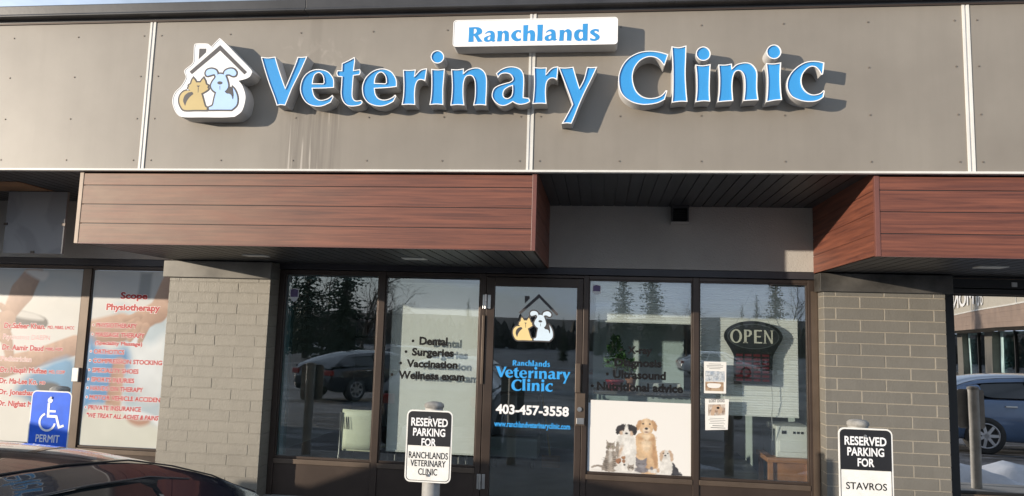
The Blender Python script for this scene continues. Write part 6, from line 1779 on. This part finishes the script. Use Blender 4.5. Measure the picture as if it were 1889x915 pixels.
for i, (u, d, H, lb) in enumerate(bar_):
    x, y = vpos(u, d)
    if len(ba_protos) < 3:
        t = thing('bare_tree', lb, 'tree', on_lot(x, y), random.uniform(0, 6), 'leafless trees across the parking lot')
        m, tr = bare_mesh(50 + i)
        part('branches', m, M['bark'], t, local=True); part('trunk', tr, M['bark'], t, local=True)
        ba_protos.append(t)
    else:
        t = copy_thing(ba_protos[i % 3], on_lot(x, y), random.uniform(0, 6), lb)
    t.scale = (H / 9,) * 3

# far wood along the street: reads as one dark mass
rnd = random.Random(4)
m = MB()
for k in range(900):
    x = rnd.uniform(-95, 75); y = rnd.uniform(-118, -92)
    h = rnd.uniform(2.2, 5.4) * (0.75 + 0.45 * noise.noise(Vector((x * 0.06, 0, 2.0))))
    w = rnd.uniform(0.5, 1.3)
    z = lot_z(x, y)
    for j in range(7):
        a = rnd.uniform(0, 3.14); q = rnd.uniform(0.15, 1)
        cx, cz = x + rnd.uniform(-w, w) * (1.1 - q), z + h * q
        dx, dy = math.cos(a) * w * 0.7, math.sin(a) * w * 0.7
        m.add([(cx - dx, y - dy, cz - 0.9), (cx + dx, y + dy, cz - 0.9), (cx + dx * 0.4, y + dy * 0.4, cz + 0.35), (cx, y, cz + 0.7), (cx - dx * 0.5, y - dy * 0.4, cz + 0.25)], [(0, 1, 2, 3, 4)])
M['far_wood'] = simple('far_winter_wood', (0.085, 0.077, 0.072), 0.9, 0, 0.4, 0.5)
single('far_wood', m, M['far_wood'], kind='stuff')
m = MB()
hv = []
for i in range(61):
    x = -300 + 10 * i
    hh = 5.5 + 3.5 * noise.noise(Vector((x * 0.012, 1.0, 0.0)))
    hv += [(x, -170, -0.6), (x, -200, hh), (x, -260, hh + 1.5)]
m.add(hv, [(3 * i + j, 3 * i + 3 + j, 3 * i + 4 + j, 3 * i + 1 + j) for i in range(60) for j in range(2)], 0, True)
single('hills', m, M['far_wood'], kind='structure')

# ---------------------------------------------------------------- the other wing of the plaza (seen in the far right pane)
ang = math.atan2(-9.5, 2.6)
wing_o = Vector((14.6, -11.5, 0.0))
W = thing('plaza_wing', 'sunlit plaza wing with beige fascia and brown canopy, reflected in the far right window', 'building', wing_o, ang)
M['fascia_far'] = simple('beige_far_fascia', (0.40, 0.37, 0.31), 0.6, 0, 0.06)
m = MB().box(0, 34, -0.02, 0.1, 2.83, 4.1)
part('fascia', m, M['fascia_far'], W, local=True)
part('base_trim', MB().box(0, 34, -0.05, 0.02, 2.79, 2.83), M['white_trim'], W, local=True)
for k in range(6): part('joint_trim', MB().box(3 + k * 6.1, 3.05 + k * 6.1, -0.035, 0.0, 2.83, 4.1), M['white_trim'], W, local=True)
M['wood_far'] = simple('faded_sunlit_cladding', (0.235, 0.165, 0.125), 0.6, 0, 0.2, 1.5)  # paler both from fading and from sunlight put into the colour
m = MB()
for k in range(4): m.box(0, 34, -0.03 - 0.004 * (k % 2), 1.2, 2.2 + k * 0.147, 2.345 + k * 0.147)
part('canopy', m, M['wood_far'], W, local=True)
part('roof', MB().box(0, 34, 0.1, 9, 4.0, 4.2), M['cap_metal'], W, local=True)
for k in range(6):
    part('brick_pillar', MB().box(0.6 + k * 6, 1.9 + k * 6, 1.2, 1.5, -0.6, 2.2), M['brick_r'], W, local=True)
    part('window', MB().box(2.0 + k * 6, 3.7 + k * 6, 1.35, 1.4, 0.35, 2.1), M['glass_far'], W, local=True)
    part('window', MB().box(3.8 + k * 6, 5.6 + k * 6, 1.35, 1.4, 0.35, 2.1), M['glass_far'], W, local=True)
    part('frame', MB().box(3.7 + k * 6, 3.8 + k * 6, 1.3, 1.42, -0.6, 2.2).box(1.9 + k * 6, 6.6 + k * 6, 1.3, 1.42, -0.6, 0.33), M['black'], W, local=True)
part('lettering', text(MB(), 'MON', 8.5, 12.7, 3.05, 0.55, -0.06, 0, 0.02), M['vinyl_white'], W, local=True)
m = MB()
for cx, cz, r_ in ((7.6, 3.5, 0.28), (7.9, 3.15, 0.22), (7.35, 3.12, 0.18)):
    m.sheet([E2(cx, cz, r_, r_, 18), E2(cx, cz, r_ * 0.6, r_ * 0.6, 18)[::-1]], -0.05)
part('ornament', m, M['vinyl_white'], W, local=True)
p_ = part('wall_sign', MB().box(6.95, 7.62, 1.18, 1.199, 1.08, 1.62), M['sign_panel_w'], W, local=True)
m = text(text(MB(), 'NO', 7.1, 7.47, 1.42, 0.13, 1.178, 0, 0.02), 'PARKING', 7.0, 7.57, 1.20, 0.11, 1.178, 0, 0.02)
part('lettering', m, M['vinyl_black'], p_, local=True)
part('inner_wall', MB().box(0, 34, 1.45, 1.55, -0.6, 2.2), M['teal_wall'] if 'teal_wall' in M else simple('painted_window_art', (0.42, 0.60, 0.62), 0.7, 0, 0.45, 1.8), W, local=True)
